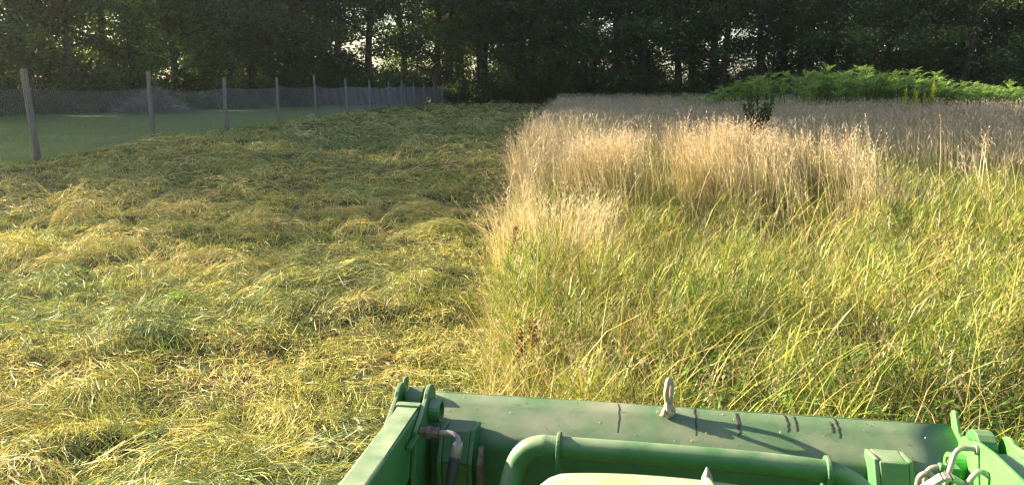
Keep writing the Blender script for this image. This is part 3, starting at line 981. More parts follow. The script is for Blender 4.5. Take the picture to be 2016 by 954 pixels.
for i in range(46):
    t = random.random()
    x = 11.6 + 15.8 * t
    yy = 41.5 + random.uniform(-1.6, 3.2) + 0.12 * (x - 12)
    prof = np.interp(x, [11.5, 14.0, 17, 20, 23, 27.5], [0.76, 1.0, 1.14, 1.08, 0.96, 0.74])
    sspots.append((x, yy, prof))
sspots.sort()
for i, (x, y, s) in enumerate(sspots):
    part = 'left end' if x < 16 else ('tall middle' if x < 21 else 'lower right end')
    place_shrub(random.randrange(2), x, y, random.uniform(0, 6.28), s * random.uniform(0.80, 1.12),
                f'feathery bright green sumac in the {part} of the thicket', f'sumac thicket, {part}', 'sumac_shrub', 'shrub', SUMAC)
for (x, y, s, lab) in ((9.9, 42, 0.78, 'small light green sumac standing alone left of the thicket'), (11.4, 42.5, 0.85, 'yellowish sumac between the lone one and the thicket'), (8.6, 44, 0.62, 'low pale sumac farthest from the thicket on its left'), (10.7, 41.4, 0.8, 'ragged sumac just left of where the thicket begins')):
    place_shrub(2, x, y, random.uniform(0, 6), s, lab, None, 'sumac_shrub', 'shrub', SUMAC)

# goldenrod spires in front of the thicket
def make_spire(seed, h):
    r = np.random.default_rng(seed)
    bm = bmesh.new()
    add_tube(bm, [(0, 0, -0.05), (0.01, 0.01, h * 0.5), (0.03, 0, h)], [0.012, 0.01, 0.004], 5)
    n = 130
    z = np.sort(r.uniform(0.25, 1, n)) * h
    az = np.arange(n) * 2.4
    L = 0.34 * (1.05 - (z / h) ** 2 * 0.85) * r.uniform(0.7, 1.2, n)
    p = np.stack([np.zeros(n) + 0.02 * z / h, np.zeros(n), z], 1)
    pth = arc_path(p, az, L, np.full(n, 0.7), r.uniform(0.4, 1.1, n), 2)
    sd = np.stack([-np.sin(az), np.cos(az), np.zeros(n)], 1)
    pal = np.array([(0.34, 0.37, 0.05), (0.26, 0.33, 0.05), (0.42, 0.42, 0.07)])
    c = pal[r.integers(0, 3, n)]
    V, T, C = ribbons(pth, sd, 0.08 * (1.1 - 0.6 * z / h), c, c)
    tm = bpy.data.meshes.new('stem'); bm.to_mesh(tm); bm.free(); tm.materials.append(M['twig'])
    cm = mesh_np('foliage', V, T, C); cm.materials.append(M['shrub'])
    return tm, cm
SPIRE = [make_spire(61, 2.05), make_spire(62, 1.75)]
for k, (x, y, i, s, lab) in enumerate(((18.95, 37.8, 1, 1.0, 'leftmost yellow spire weed in front of the sumac'), (19.15, 38.1, 1, 1.08, 'yellow spire weed pressed against the leftmost one'),
        (19.55, 38.0, 1, 1.05, 'yellow spire weed in the middle of the row by the sumac'), (19.78, 38.3, 1, 1.0, 'yellow spire weed just right of the middle one'),
        (20.05, 38.1, 1, 0.95, 'shortest yellow spire weed beside the two tall ones'), (20.35, 38.0, 1, 1.14, 'second tallest yellow spire weed at the right of the row'),
        (20.52, 38.2, 0, 1.1, 'tallest yellow spire weed at the right end of the row'))):
    place_shrub(i, x, y, k * 1.3, s, lab, 'yellow spire weeds', 'goldenrod_plant', 'plant', SPIRE)

# ------------------------------------------------------------------ dark sapling in the far grass
def sapling():
    r = np.random.default_rng(77)
    t = thing('sapling', 'dark curly leaved sapling rising above the golden grass', 'sapling', (5.5, 17.4, 0))
    bm = bmesh.new(); Pp, Az, Cc = [], [], []
    for i in range(9):
        a = r.uniform(0, 6.28); e = Vector((math.cos(a) * r.uniform(.15, .5), math.sin(a) * 0.35, r.uniform(1.35, 2.05)))
        b = Vector((0, 0, r.uniform(0.0, 0.6)))
        pts = smooth_pts([b, (b + e) / 2 + Vector((0, 0, .15)), e], 4)
        add_tube(bm, pts, [0.012 * (1 - 0.75 * k / (len(pts) - 1)) for k in range(len(pts))], 5)
        for k in range(95):
            f = r.uniform(0.25, 1)
            Pp.append(np.array(b + (e - b) * f) + np.array([0, 0, 0.08])); Az.append(r.uniform(0, 6.28))
    finish('stem', bm, M['bark'], t)
    n = len(Pp); az = np.array(Az)
    pth = arc_path(np.array(Pp), az, r.uniform(0.10, 0.2, n), r.uniform(0.4, 1.0, n), r.uniform(1.0, 2.6, n), 4)
    sd = np.stack([-np.sin(az), np.cos(az), np.zeros(n)], 1)
    c = np.tile(np.array([(0.055, 0.098, 0.03)]), (n, 1)) * r.uniform(0.7, 1.5, (n, 1))
    link('foliage', mesh_np('foliage', *ribbons(pth, sd, np.full(n, 0.040), c, c)), M['shrub'], t)
sapling()

# dock plants with rusty seed heads, in the near grass
def dock(x, y, h, label, seed):
    r = np.random.default_rng(seed)
    t = thing('dock_plant', label, 'plant', (x, y, float(ground_h(x, y))), 0, 'dock plants in the uncut grass')
    bm = bmesh.new()
    top = Vector((r.uniform(-.06, .06), r.uniform(-.05, .05), h))
    add_tube(bm, smooth_pts([(0, 0, 0), top * 0.5 + Vector((0.02, 0, 0)), top], 3), [0.006] * 4 + [0.004] * 3, 5)
    finish('stem', bm, M['twig'], t)
    n = 240
    f = r.uniform(0.66, 1, n)
    cent = np.array(top)[None] * f[:, None] + r.normal(0, 1, (n, 3)) * np.array([0.013, 0.013, 0.014])
    V, T, C = leaf_quads(cent, 0.018, r, pal=[(0.13, 0.050, 0.024), (0.10, 0.042, 0.022), (0.18, 0.085, 0.038)], asp=0.8)
    link('seed_head', mesh_np('seed_head', V, T, C), M['shrub'], t)
dock(0.05, 4.5, 0.50, 'rust brown dock seed head nearest the bucket at the uncut edge', 1)
dock(0.16, 4.72, 0.52, 'small rust brown dock behind the nearest one', 2)
dock(1.83, 6.0, 0.62, 'rust brown dock seed head amid the green grass on the right', 3)
dock(-0.02, 7.0, 0.70, 'thin rust brown dock at the uncut edge far from the bucket', 4)

# a long bent stalk by the bucket, and a broad leaved weed among the hay
t = thing('grass_stalk', 'long pale green stalk with dry blades leaning right above the bucket edge', 'grass stalk', (1.52, 4.12, 0.0))
for nm, az_, L_, le_, cu_, w_, col_ in (('stem', 0.6, 0.80, 0.12, 0.35, 0.010, (0.34, 0.37, 0.10)), ('blade', 0.3, 0.95, 0.35, 0.55, 0.010, (0.48, 0.42, 0.20)), ('blade', 0.9, 0.62, 0.05, 0.3, 0.013, (0.25, 0.33, 0.06)), ('blade', 0.1, 0.7, 0.25, 0.9, 0.008, (0.50, 0.42, 0.22))):
    pth = arc_path(np.zeros((1, 3)), np.array([az_]), np.array([L_]), np.array([le_]), np.array([cu_]), 8, pw=1.6)
    c = np.array([col_])
    link(nm, mesh_np(nm, *ribbons(pth, np.array([[0.75, -0.66, 0.0]]), np.array([w_]), c, c * 1.2, taper=0.6)), M['grass'], t)
t = thing('broadleaf_weed', 'small bright green broad leaved weed among the cut hay', 'weed', (-3.05, 6.75, float(ground_h(-3.05, 6.75)) + 0.04))
for k in range(6):
    az_ = k * 1.05 + 0.2
    pth = arc_path(np.array([[0, 0, 0.0]]), np.array([az_]), np.array([0.15 + 0.03 * (k % 3)]), np.array([0.5]), np.array([0.9]), 5)
    c = np.array([(0.13, 0.27, 0.04)])
    link('leaf', mesh_np('leaf', *ribbons(pth, np.array([[-math.sin(az_), math.cos(az_), 0.0]]), np.array([0.06]), c, c * 1.1, taper=0.5)), M['grass'], t)

# ------------------------------------------------------------------ fence
POSTS = [(-13.1, 14.0, 2.45), (-12.77, 20.74, 2.44), (-13.0, 28.1, 2.5), (-12.98, 35.4, 2.36), (-12.75, 42.6, 2.45), (-11.95, 47.6, 2.6), (-11.68, 55.3, 2.5),
         (-11.45, 63.0, 2.45), (-11.0, 69.6, 2.45), (-10.5, 74.5, 2.5), (-9.9, 79.0, 2.35), (-9.2, 81.7, 2.3), (-8.35, 84.0, 2.35), (-7.6, 85.6, 2.1)]
fence = thing('wire_fence', 'long sagging wire mesh fence on grey wooden posts left of the mown strip', 'fence', (0, 0, 0))
for i, (x, y, h) in enumerate(POSTS):
    bm = bmesh.new()
    lx, lyy = random.uniform(-0.06, 0.06), random.uniform(-0.06, 0.06)
    r0 = random.uniform(0.078, 0.095)
    prof = [(-0.3, 1.0), (0.4, 1.0), (1.2, 0.97), (1.9, 0.93), (h - 0.015, 0.90), (h, 0.80)]
    add_tube(bm, [(x + lx * z / h + 0.012 * math.sin(z * 2 + i), y + lyy * z / h, z) for z, _ in prof], [r0 * f for _, f in prof], 10)
    finish('post', bm, M['post'], fence)
# braces by the far corner
for a, b in (((-9.0, 82.3, 0.1), (-8.4, 83.9, 1.9)), ((-10.9, 69.0, 0.0), (-11.0, 69.5, 1.6))):
    bm = bmesh.new(); add_tube(bm, [a, b], 0.05, 8); finish('brace', bm, M['post'], fence)
for i in range(len(POSTS) - 1):
    (xa, ya, ha), (xb, yb, hb) = POSTS[i], POSTS[i + 1]
    L = math.hypot(xb - xa, yb - ya)
    dx, dy = (xb - xa) / L, (yb - ya) / L
    nxn, nyn = dy, -dx             # offset toward the lawn side
    sag = random.uniform(0.05, 0.16); bow = random.uniform(-0.08, 0.08); top0 = 1.95 + random.uniform(-0.05, 0.05)
    sp = 0.095
    Hn = 1.82
    Vs, Ts = [], []
    nw = int(L / sp)
    run = Hn * 0.62
    offv = 0
    rad = 0.0026
    for fam in (1, -1):
        for k in range(-int(run / sp) - 1, nw + 1):
            s0 = k * sp if fam == 1 else k * sp + run
            t_lo, t_hi = 0.0, 1.0
            pts = []
            for j in range(7):
                t = j / 6
                s = s0 + fam * run * t
                if s < 0 or s > L:
                    # clip along t
                    s = min(max(s, 0), L)
                    t = (s - s0) / (fam * run)
                if t < -1e-6 or t > 1 + 1e-6: continue
                u = s / L
                zt = top0 - sag * 4 * u * (1 - u)
                z = 0.12 + (zt - 0.12) * t
                o = 0.10 + bow * math.sin(math.pi * u) + 0.02 * math.sin(s * 3 + t * 4) + fam * 0.0028
                pts.append((xa + dx * s + nxn * o, ya + dy * s + nyn * o, z))
            q = [pts[0]] if pts else []
            for p_ in pts[1:]:
                if (Vector(p_) - Vector(q[-1])).length > 1e-3: q.append(p_)
            if len(q) < 2: continue
            m = len(q)
            q = np.array(q)
            D = math.hypot(q[0, 0], q[0, 1])
            rr = max(rad, 0.042 * D / 760)
            sidev = np.array([dx, dy, 0]) * rr; nv = np.array([nxn, nyn, 0]) * rr
            ring = np.stack([q + sidev - nv * 0.6, q - sidev - nv * 0.6, q + nv], 1)
            Vs.append(ring.reshape(-1, 3))
            for j in range(m - 1):
                for c_ in range(3):
                    a0 = offv + j * 3 + c_; a1 = offv + j * 3 + (c_ + 1) % 3
                    Ts.append((a0, a1, a1 + 3)); Ts.append((a0, a1 + 3, a0 + 3))
            offv += m * 3
    if Vs:
        link('netting', mesh_np('netting', np.concatenate(Vs), np.array(Ts)), M['wire'], fence)

# ------------------------------------------------------------------ brush pile behind the fence
bp = thing('brush_pile', 'heap of grey cut branches on the lawn behind the second fence post', 'brush pile', (-26.3, 57.5, 0))
def brush():
    r = np.random.default_rng(5)
    for k in range(46):
        bm = bmesh.new()
        a = r.uniform(0, 6.28); f = r.uniform(0, 1)
        zc = 0.15 + 1.5 * f; rad_ = (1 - f) * 2.2
        cx, cy = r.uniform(-1, 1) * rad_ * 1.3, r.uniform(-1, 1) * rad_ * 0.8
        L = r.uniform(0.9, 2.0)
        el = r.uniform(-0.2, 0.7)
        d = Vector((math.cos(a) * math.cos(el), math.sin(a) * math.cos(el), math.sin(el)))
        c = Vector((cx, cy, zc))
        s = c - d * L / 2; s.z = max(s.z, 0.03)
        e = c + d * L / 2; e.z = max(e.z, 0.03)
        pts = smooth_pts([s, c + Vector(r.normal(0, 0.12, 3)), e], 3)
        add_tube(bm, pts, [0.032 * (1 - 0.7 * j / (len(pts) - 1)) for j in range(len(pts))], 5)
        for j in range(7):
            t = r.uniform(0.3, 1); q = s + (e - s) * t
            dd = (d + Vector(r.normal(0, 0.6, 3))).normalized()
            add_tube(bm, [q, q + dd * r.uniform(0.3, 0.7)], [0.012, 0.004], 4)
        finish('branch', bm, M['twig'], bp)
    n = 4200
    f = r.uniform(0, 1, n) ** 1.4
    a = r.uniform(0, 6.28, n); q = (1 - f) * np.sqrt(r.uniform(0, 1, n)) * 2.3
    p = np.stack([np.cos(a) * q * 1.35, np.sin(a) * q * 0.9, f * 1.7], 1)
    az = r.uniform(0, 6.28, n)
    pth = arc_path(p, az, r.uniform(0.25, 0.7, n), r.uniform(0.6, 1.6, n), r.uniform(0, 0.6, n), 2)
    sd = np.stack([-np.sin(az), np.cos(az), np.zeros(n)], 1)
    c = np.tile(np.array([(0.33, 0.265, 0.21)]), (n, 1)) * r.uniform(0.6, 1.3, (n, 1))
    o_ = link('brushwood', mesh_np('brushwood', *ribbons(pth, sd, np.full(n, 0.05), c, c)), M['hay'], bp)
    o_['kind'] = 'stuff'
brush()

# ------------------------------------------------------------------ tractor front (local axes: x right, y forward)
tr = thing('tractor', 'green tractor front with raised loader bucket and dusty hood', 'tractor', (0, 0, 0), R(-9.4))
XL, XR = -0.738, 0.945

# bucket shell: upper lip plate, bend, rear wall, curved bottom, cutting edge
prof = [(2.340, 1.000), (2.290, 0.983), (2.230, 0.962), (2.176, 0.943), (2.160, 0.930), (2.152, 0.905), (2.150, 0.80), (2.16, 0.70), (2.21, 0.61), (2.28, 0.54), (2.40, 0.50), (2.75, 0.47), (2.86, 0.46)]
bm = bmesh.new()
th_ = 0.008
rows = []
xs = np.linspace(XL, XR, 13)
for (yy, zz) in prof:
    rows.append([bm.verts.new((x, yy, zz + 0.0004 * math.sin(x * 5 + yy * 9))) for x in xs])
for a, b in zip(rows, rows[1:]):
    for i in range(len(xs) - 1):
        f = bm.faces.new((a[i], a[i + 1], b[i + 1], b[i])); f.smooth = True
me = bpy.data.meshes.new('bucket'); bmesh.ops.recalc_face_normals(bm, faces=bm.faces); bm.to_mesh(me); bm.free()
bucket = link('bucket', me, M['paint_dusty'], tr)
sm = bucket.modifiers.new('solid', 'SOLIDIFY'); sm.thickness = th_; sm.offset = 0
# rolled top edge, side walls and cutting edge are pieces of the bucket
bm = bmesh.new(); add_tube(bm, [(x, 2.341, 1.0005) for x in xs], 0.0046, 8); finish('rim', bm, M['paint_dusty'], bucket)
side_prof = [(2.335, 1.004), (2.352, 1.035), (2.345, 1.050), (2.325, 1.052), (2.285, 1.003), (2.22, 0.975), (2.15, 0.945), (2.14, 0.80), (2.15, 0.69), (2.20, 0.60), (2.28, 0.52), (2.40, 0.48), (2.88, 0.44), (2.84, 0.54), (2.62, 0.78), (2.45, 0.95)]
for x, mt in ((XL - 0.012, 'paint_dusty'), (XR + 0.001, 'paint_sunlit')):
    bm = bmesh.new(); add_plate_x(bm, x, x + 0.011, side_prof); finish('side_plate', bm, M[mt], bucket, 0.003)
bm = bmesh.new(); add_box(bm, (XL, 2.84, 0.445), (XR, 2.98, 0.458)); finish('cutting_edge', bm, M['steel'], bucket, 0.002)

# pivot brackets welded on the back of the bucket
def bracket(x0, x1, yb, zt, mat, name='bracket'):
    bm = bmesh.new()
    pr = [(yb + 0.10, zt - 0.012), (yb + 0.012, zt + 0.001), (yb - 0.045, zt - 0.085), (yb - 0.035, zt - 0.20), (yb + 0.085, zt - 0.26)]
    add_plate_x(bm, x0, x0 + 0.014, pr)
    add_plate_x(bm, x1 - 0.014, x1, pr)
    add_box(bm, (x0 + 0.0145, yb + 0.016, zt - 0.018), (x1 - 0.0145, yb + 0.098, zt - 0.009))
    # closing face plate
    a = [(x0 + 0.0145, yb + 0.004, zt - 0.004), (x1 - 0.0145, yb + 0.004, zt - 0.004), (x1 - 0.0145, yb - 0.040, zt - 0.086), (x0 + 0.0145, yb - 0.040, zt - 0.086)]
    b = [(p[0], p[1] + 0.014, p[2] + 0.002) for p in a]
    va = [bm.verts.new(p) for p in a]; vb = [bm.verts.new(p) for p in b]
    bm.faces.new(va); bm.faces.new(vb[::-1])
    for i in range(4): bm.faces.new((va[i], vb[i], vb[(i + 1) % 4], va[(i + 1) % 4]))
    a2 = [(x0 + 0.0145, yb - 0.040, zt - 0.089), (x1 - 0.0145, yb - 0.040, zt - 0.089), (x1 - 0.0145, yb - 0.030, zt - 0.200), (x0 + 0.0145, yb - 0.030, zt - 0.200)]
    b2_ = [(p[0], p[1] + 0.014, p[2]) for p in a2]
    va = [bm.verts.new(p) for p in a2]; vb = [bm.verts.new(p) for p in b2_]
    bm.faces.new(va); bm.faces.new(vb[::-1])
    for i in range(4): bm.faces.new((va[i], vb[i], vb[(i + 1) % 4], va[(i + 1) % 4]))
    return finish(name, bm, M[mat], tr, 0.003)
bracket(-0.570, -0.462, 2.10, 0.985, 'paint_dusty')
bracket(0.668, 0.772, 2.10, 0.986, 'paint')
bm = bmesh.new(); add_plate_x(bm, -0.448, -0.432, [(2.10, 0.945), (2.085, 0.94), (2.06, 0.90), (2.07, 0.70), (2.10, 0.70)]); finish('dump_link', bm, M['brass'], tr, 0.003)

# left loader arm: box beam, end plates, pivot boss
bm = bmesh.new()
x0, x1 = -0.700, -0.626
pts_t = [(0.20, 1.02), (1.0, 1.055), (1.62, 1.052), (2.105, 1.050)]
pts_b = [(0.20, 0.84), (1.0, 0.86), (1.62, 0.84), (2.105, 0.90)]
add_plate_x(bm, x0, x1, pts_t + pts_b[::-1])
arm = finish('loader_arm', bm, M['paint'], tr, 0.009, 3)
bm = bmesh.new(); add_box(bm, (x0 + 0.006, 0.25, 1.0535), (x1 - 0.006, 2.098, 1.0565))
for v in bm.verts:
    if v.co.y < 1: v.co.z -= 0.03
finish('arm_top', bm, M['paint_arm'], arm, 0.0012)
bm = bmesh.new(); add_box(bm, (x0 - 0.001, 2.085, 1.048), (x1 + 0.001, 2.112, 1.062)); finish('weld_strip', bm, M['paint_arm'], arm, 0.003)
def ear(xa, xb, mat, prof, nm='end_plate'):
    bm = bmesh.new(); add_plate_x(bm, xa, xb, prof); return finish(nm, bm, M[mat], tr, 0.003)
def arc(cy, cz, r, a0, a1, n=8):
    return [(cy + r * math.cos(R(a0 + (a1 - a0) * i / n)), cz + r * math.sin(R(a0 + (a1 - a0) * i / n))) for i in range(n + 1)]
plate_prof = arc(2.165, 1.045, 0.052, 15, 150) + [(2.07, 1.045), (2.0, 1.02), (1.97, 0.90), (2.0, 0.72), (2.12, 0.68), (2.20, 0.80), (2.235, 0.93)]
ear(-0.6245, -0.6105, 'paint', plate_prof)
ear(-0.7165, -0.7025, 'paint', plate_prof)
bm = bmesh.new(); add_plate_x(bm, -0.690, -0.640, arc(2.19, 1.02, 0.055, -20, 200, 10) + [(2.14, 0.90), (2.25, 0.90)]); finish('bucket_lug', bm, M['paint_dusty'], tr, 0.003)
def ring_x(x0, x1, cy, cz, ro, ri, mat, nm, seg=20):
    bm = bmesh.new()
    def circ(x, r): return [bm.verts.new((x, cy + r * math.cos(2 * math.pi * k / seg), cz + r * math.sin(2 * math.pi * k / seg))) for k in range(seg)]
    A, B, Cc, Dd = circ(x0, ro), circ(x1, ro), circ(x1, ri), circ(x0, ri)
    for P, Q in ((A, B), (B, Cc), (Cc, Dd), (Dd, A)):
        for k in range(seg):
            bm.faces.new((P[k], P[(k + 1) % seg], Q[(k + 1) % seg], Q[k]))
    return finish(nm, bm, M[mat], tr, 0.002)
ring_x(-0.6100, -0.575, 2.150, 1.022, 0.036, 0.027, 'paint', 'pivot_boss')
bm = bmesh.new(); add_tube(bm, [(-0.609, 2.150, 1.022), (-0.590, 2.150, 1.022)], 0.024, 16); finish('pivot_pin', bm, M['brass'], tr)
bm = bmesh.new(); add_box(bm, (-0.624, 1.93, 0.995), (-0.606, 2.02, 1.006)); finish('hose_clip', bm, M['paint'], tr, 0.003)

# hydraulic fitting and hose by the left arm
bm = bmesh.new()
add_tube(bm, [(-0.609, 2.03, 1.008), (-0.586, 2.03, 1.008)], 0.017, 6, False)
add_tube(bm, [(-0.587, 2.03, 1.008), (-0.575, 2.03, 1.008)], 0.020, 6, False)
add_tube(bm, [(-0.576, 2.03, 1.008), (-0.552, 2.03, 1.008)], 0.016, 6, False)
finish('hose_fitting', bm, M['brass'], tr, 0.0015)
bm = bmesh.new(); add_tube(bm, smooth_pts([(-0.555, 2.03, 1.008), (-0.518, 2.027, 1.010), (-0.498, 2.02, 1.004), (-0.490, 2.012, 0.990)], 5), 0.0088, 10)
elbow = finish('hose_elbow', bm, M['steel'], tr)
bm = bmesh.new(); add_tube(bm, [(-0.490, 2.013, 0.994), (-0.491, 2.009, 0.985), (-0.497, 1.996, 0.950), (-0.498, 1.994, 0.946)], [0.0125, 0.0155, 0.0165, 0.013], 12); finish('hose_ferrule', bm, M['steel'], tr)
bm = bmesh.new(); add_tube(bm, smooth_pts([(-0.497, 1.996, 0.953), (-0.504, 1.975, 0.895), (-0.516, 1.94, 0.79), (-0.52, 1.86, 0.66), (-0.50, 1.70, 0.56)], 6), 0.0165, 12); finish('hose', bm, M['rubber'], tr)

# hood guard: bent tube with two gussets
pts = smooth_pts([(-0.36, 1.70, 0.60), (-0.345, 1.90, 0.80), (-0.325, 1.99, 0.925), (-0.292, 2.0, 0.985), (-0.245, 2.0, 1.006), (-0.198, 2.0, 1.006), (0.08, 2.0, 1.006), (0.35, 2.0, 1.003), (0.515, 2.0, 0.993), (0.565, 2.0, 0.978), (0.612, 1.985, 0.945), (0.645, 1.93, 0.87), (0.66, 1.72, 0.62)], 6)
bm = bmesh.new(); add_tube(bm, pts, 0.0305, 18); guard = finish('hood_guard', bm, M['paint'], tr)
guard['label'] = 'bent green tube across the front of the hood'
for gx_, zc in ((-0.197, 1.006), (0.520, 0.993)):
    bm = bmesh.new()
    add_plate_x(bm, gx_ - 0.006, gx_ + 0.006, arc(2.0, zc, 0.043, -10, 165, 10) + [(1.955, zc - 0.02), (1.965, zc - 0.10), (1.985, zc - 0.32), (2.02, zc - 0.32), (2.035, zc - 0.08)])
    finish('gusset', bm, M['paint_dusty'], guard, 0.003)

# hood, dust covered, with a small raised badge ridge at the front
bm = bmesh.new()
cx = 0.065; nxh = 22
yprof = [(1.480, 1.185), (1.472, 1.214), (1.452, 1.232), (1.40, 1.243), (1.25, 1.262), (1.0, 1.29), (0.6, 1.33)]
rows = []
for (yy, zz) in yprof:
    row = []
    for i in range(nxh + 1):
        u = -1 + 2 * i / nxh
        hw = 0.265 + 0.02 * (1.5 - yy)
        xx = cx + hw * (math.copysign(abs(u) ** 0.85, u))
        drop = 0.014 * abs(u) ** 2 + 0.16 * max(0, abs(u) - 0.84) ** 1.6 * 4.5
        pull = 0.05 * max(0, abs(u) - 0.72) * 3.0 + 0.015 * u * u
        row.append(bm.verts.new((xx, yy - pull, zz - drop)))
    rows.append(row)
skirt = [bm.verts.new((v.co.x, v.co.y - 0.005, 0.75)) for v in rows[0]]
for a, b in zip([skirt] + rows, rows):
    for i in range(nxh):
        f = bm.faces.new((a[i], a[i + 1], b[i + 1], b[i])); f.smooth = True
for sgn in (0, nxh):
    col = [r_[sgn] for r_ in rows]
    low = [bm.verts.new((v.co.x, v.co.y, 0.75)) for v in col]
    for i in range(len(col) - 1):
        f = bm.faces.new((col[i], col[i + 1], low[i + 1], low[i])); f.smooth = True
hood = finish('hood', bm, M['hood'], tr)
bm = bmesh.new()
base = [(0.140, 1.462, 1.217), (0.166, 1.462, 1.217), (0.185, 1.36, 1.238), (0.128, 1.36, 1.238)]
tip = [(0.150, 1.456, 1.240), (0.156, 1.456, 1.240), (0.170, 1.36, 1.256), (0.146, 1.36, 1.256)]
va = [bm.verts.new(p_) for p_ in base]; vb = [bm.verts.new(p_) for p_ in tip]
bm.faces.new(va[::-1]); bm.faces.new(vb)
for i in range(4): bm.faces.new((va[i], va[(i + 1) % 4], vb[(i + 1) % 4], vb[i]))
finish('hood_ridge', bm, M['paint_arm'], hood, 0.004)
bm = bmesh.new()
add_tube(bm, [(0.153, 1.448, 1.228), (0.153, 1.452, 1.238), (0.153, 1.460, 1.256)], [0.013, 0.011, 0.002], 10)
finish('ridge_tip', bm, M['steel'], hood, 0.002)

# right loader arm and inner plate, in the green lightened for sun
RX = 0.868
bm = bmesh.new()
add_plate_x(bm, RX + 0.013, RX + 0.092, [(0.3, 1.10), (1.2, 1.13), (1.80, 1.115), (1.965, 1.095), (1.985, 1.02), (1.90, 0.90), (1.2, 0.90), (0.3, 0.88)])
armr = finish('loader_arm', bm, M['paint_sunlit'], tr, 0.006, 3)
bm = bmesh.new(); add_plate_x(bm, RX + 0.016, RX + 0.090, [(1.0, 1.126), (1.2, 1.1315), (1.80, 1.1165), (1.962, 1.0965), (1.962, 1.093), (1.80, 1.113), (1.2, 1.127), (1.0, 1.122)]); finish('arm_top', bm, M['paint_arm'], armr, 0.001)
inner = arc(2.045, 1.055, 0.042, 0, 110, 8) + [(1.99, 1.114), (1.90, 1.126), (1.70, 1.134), (1.2, 1.14), (1.2, 0.88), (1.85, 0.84), (2.02, 0.78), (2.10, 0.86), (2.10, 0.98)]
ear(RX, RX + 0.0125, 'paint_sunlit', inner)
outer = arc(2.03, 1.06, 0.050, 0, 120, 8) + [(1.90, 1.120), (1.74, 1.128), (1.70, 1.0), (1.90, 0.86), (2.08, 0.86), (2.09, 0.98)]
ear(RX + 0.094, RX + 0.106, 'paint_sunlit', outer)
bm = bmesh.new(); add_plate_x(bm, RX + 0.030, RX + 0.076, arc(2.075, 1.055, 0.050, -20, 200, 10) + [(2.02, 0.9), (2.13, 0.9)]); finish('bucket_lug', bm, M['paint'], tr, 0.003)
ring_x(RX - 0.036, RX - 0.0005, 2.045, 1.018, 0.033, 0.020, 'paint_sunlit', 'pivot_boss')
bm = bmesh.new(); add_tube(bm, [(RX - 0.031, 2.045, 1.018), (RX - 0.002, 2.045, 1.018)], 0.0195, 14); finish('pivot_pin', bm, M['brass'], tr)

# bent steel pin handles by the right arm
def rod(pts, r_, nm='pin_handle', n=6, mat='steel'):
    bm = bmesh.new(); add_tube(bm, smooth_pts(pts, n), r_, 12); return finish(nm, bm, M[mat], tr)
hd = rod([(RX + 0.001, 1.97, 1.100), (0.850, 1.97, 1.101), (0.828, 1.97, 1.099), (0.816, 1.968, 1.088), (0.808, 1.962, 1.064), (0.796, 1.95, 1.025), (0.785, 1.94, 0.985)], 0.0068)
bm = bmesh.new(); add_tube(bm, [(RX - 0.008, 1.97, 1.099), (RX - 0.001, 1.97, 1.099)], 0.0125, 14); finish('washer', bm, M['steel'], hd, 0.001)
rod([(0.835, 2.0, 1.028), (0.801, 2.0, 1.031), (0.780, 2.0, 1.029), (0.767, 2.0, 1.017), (0.763, 2.0, 0.995), (0.762, 1.99, 0.95)], 0.0062)
bm = bmesh.new(); add_tube(bm, [(0.792, 2.0, 1.030), (0.804, 2.0, 1.030)], 0.0125, 12); add_box(bm, (0.812, 1.985, 1.004), (0.842, 2.02, 1.036)); finish('pin_block', bm, M['paint'], tr, 0.003)
rod([(0.722, 1.93, 0.97), (0.721, 1.93, 1.012), (0.724, 1.93, 1.034), (0.737, 1.93, 1.044), (0.750, 1.93, 1.040), (0.763, 1.925, 1.024), (0.772, 1.92, 1.0)], 0.0075)
rod([(0.812, 1.90, 1.0), (0.823, 1.90, 1.036), (0.833, 1.90, 1.060), (0.846, 1.90, 1.074), (0.862, 1.90, 1.070), (0.885, 1.895, 1.050), (0.918, 1.885, 1.02)], 0.0072)
bm = bmesh.new()
fl = [(0.715, 1.885, 1.008), (0.764, 1.885, 1.052), (0.782, 1.885, 1.054), (0.842, 1.885, 1.018)]
for a, b in zip(fl, fl[1:]):
    d = (Vector(b) - Vector(a)).normalized(); up_ = Vector((-d.z, 0, d.x)) * 0.006
    q = [Vector(a) + up_, Vector(b) + up_, Vector(b) - up_, Vector(a) - up_]
    v1 = [bm.verts.new(p_) for p_ in q]; v2 = [bm.verts.new(p_ + Vector((0, 0.026, 0.004))) for p_ in q]
    bm.faces.new(v1); bm.faces.new(v2[::-1])
    for i in range(4): bm.faces.new((v1[i], v2[i], v2[(i + 1) % 4], v1[(i + 1) % 4]))
finish('latch_bar', bm, M['steel'], tr, 0.003)

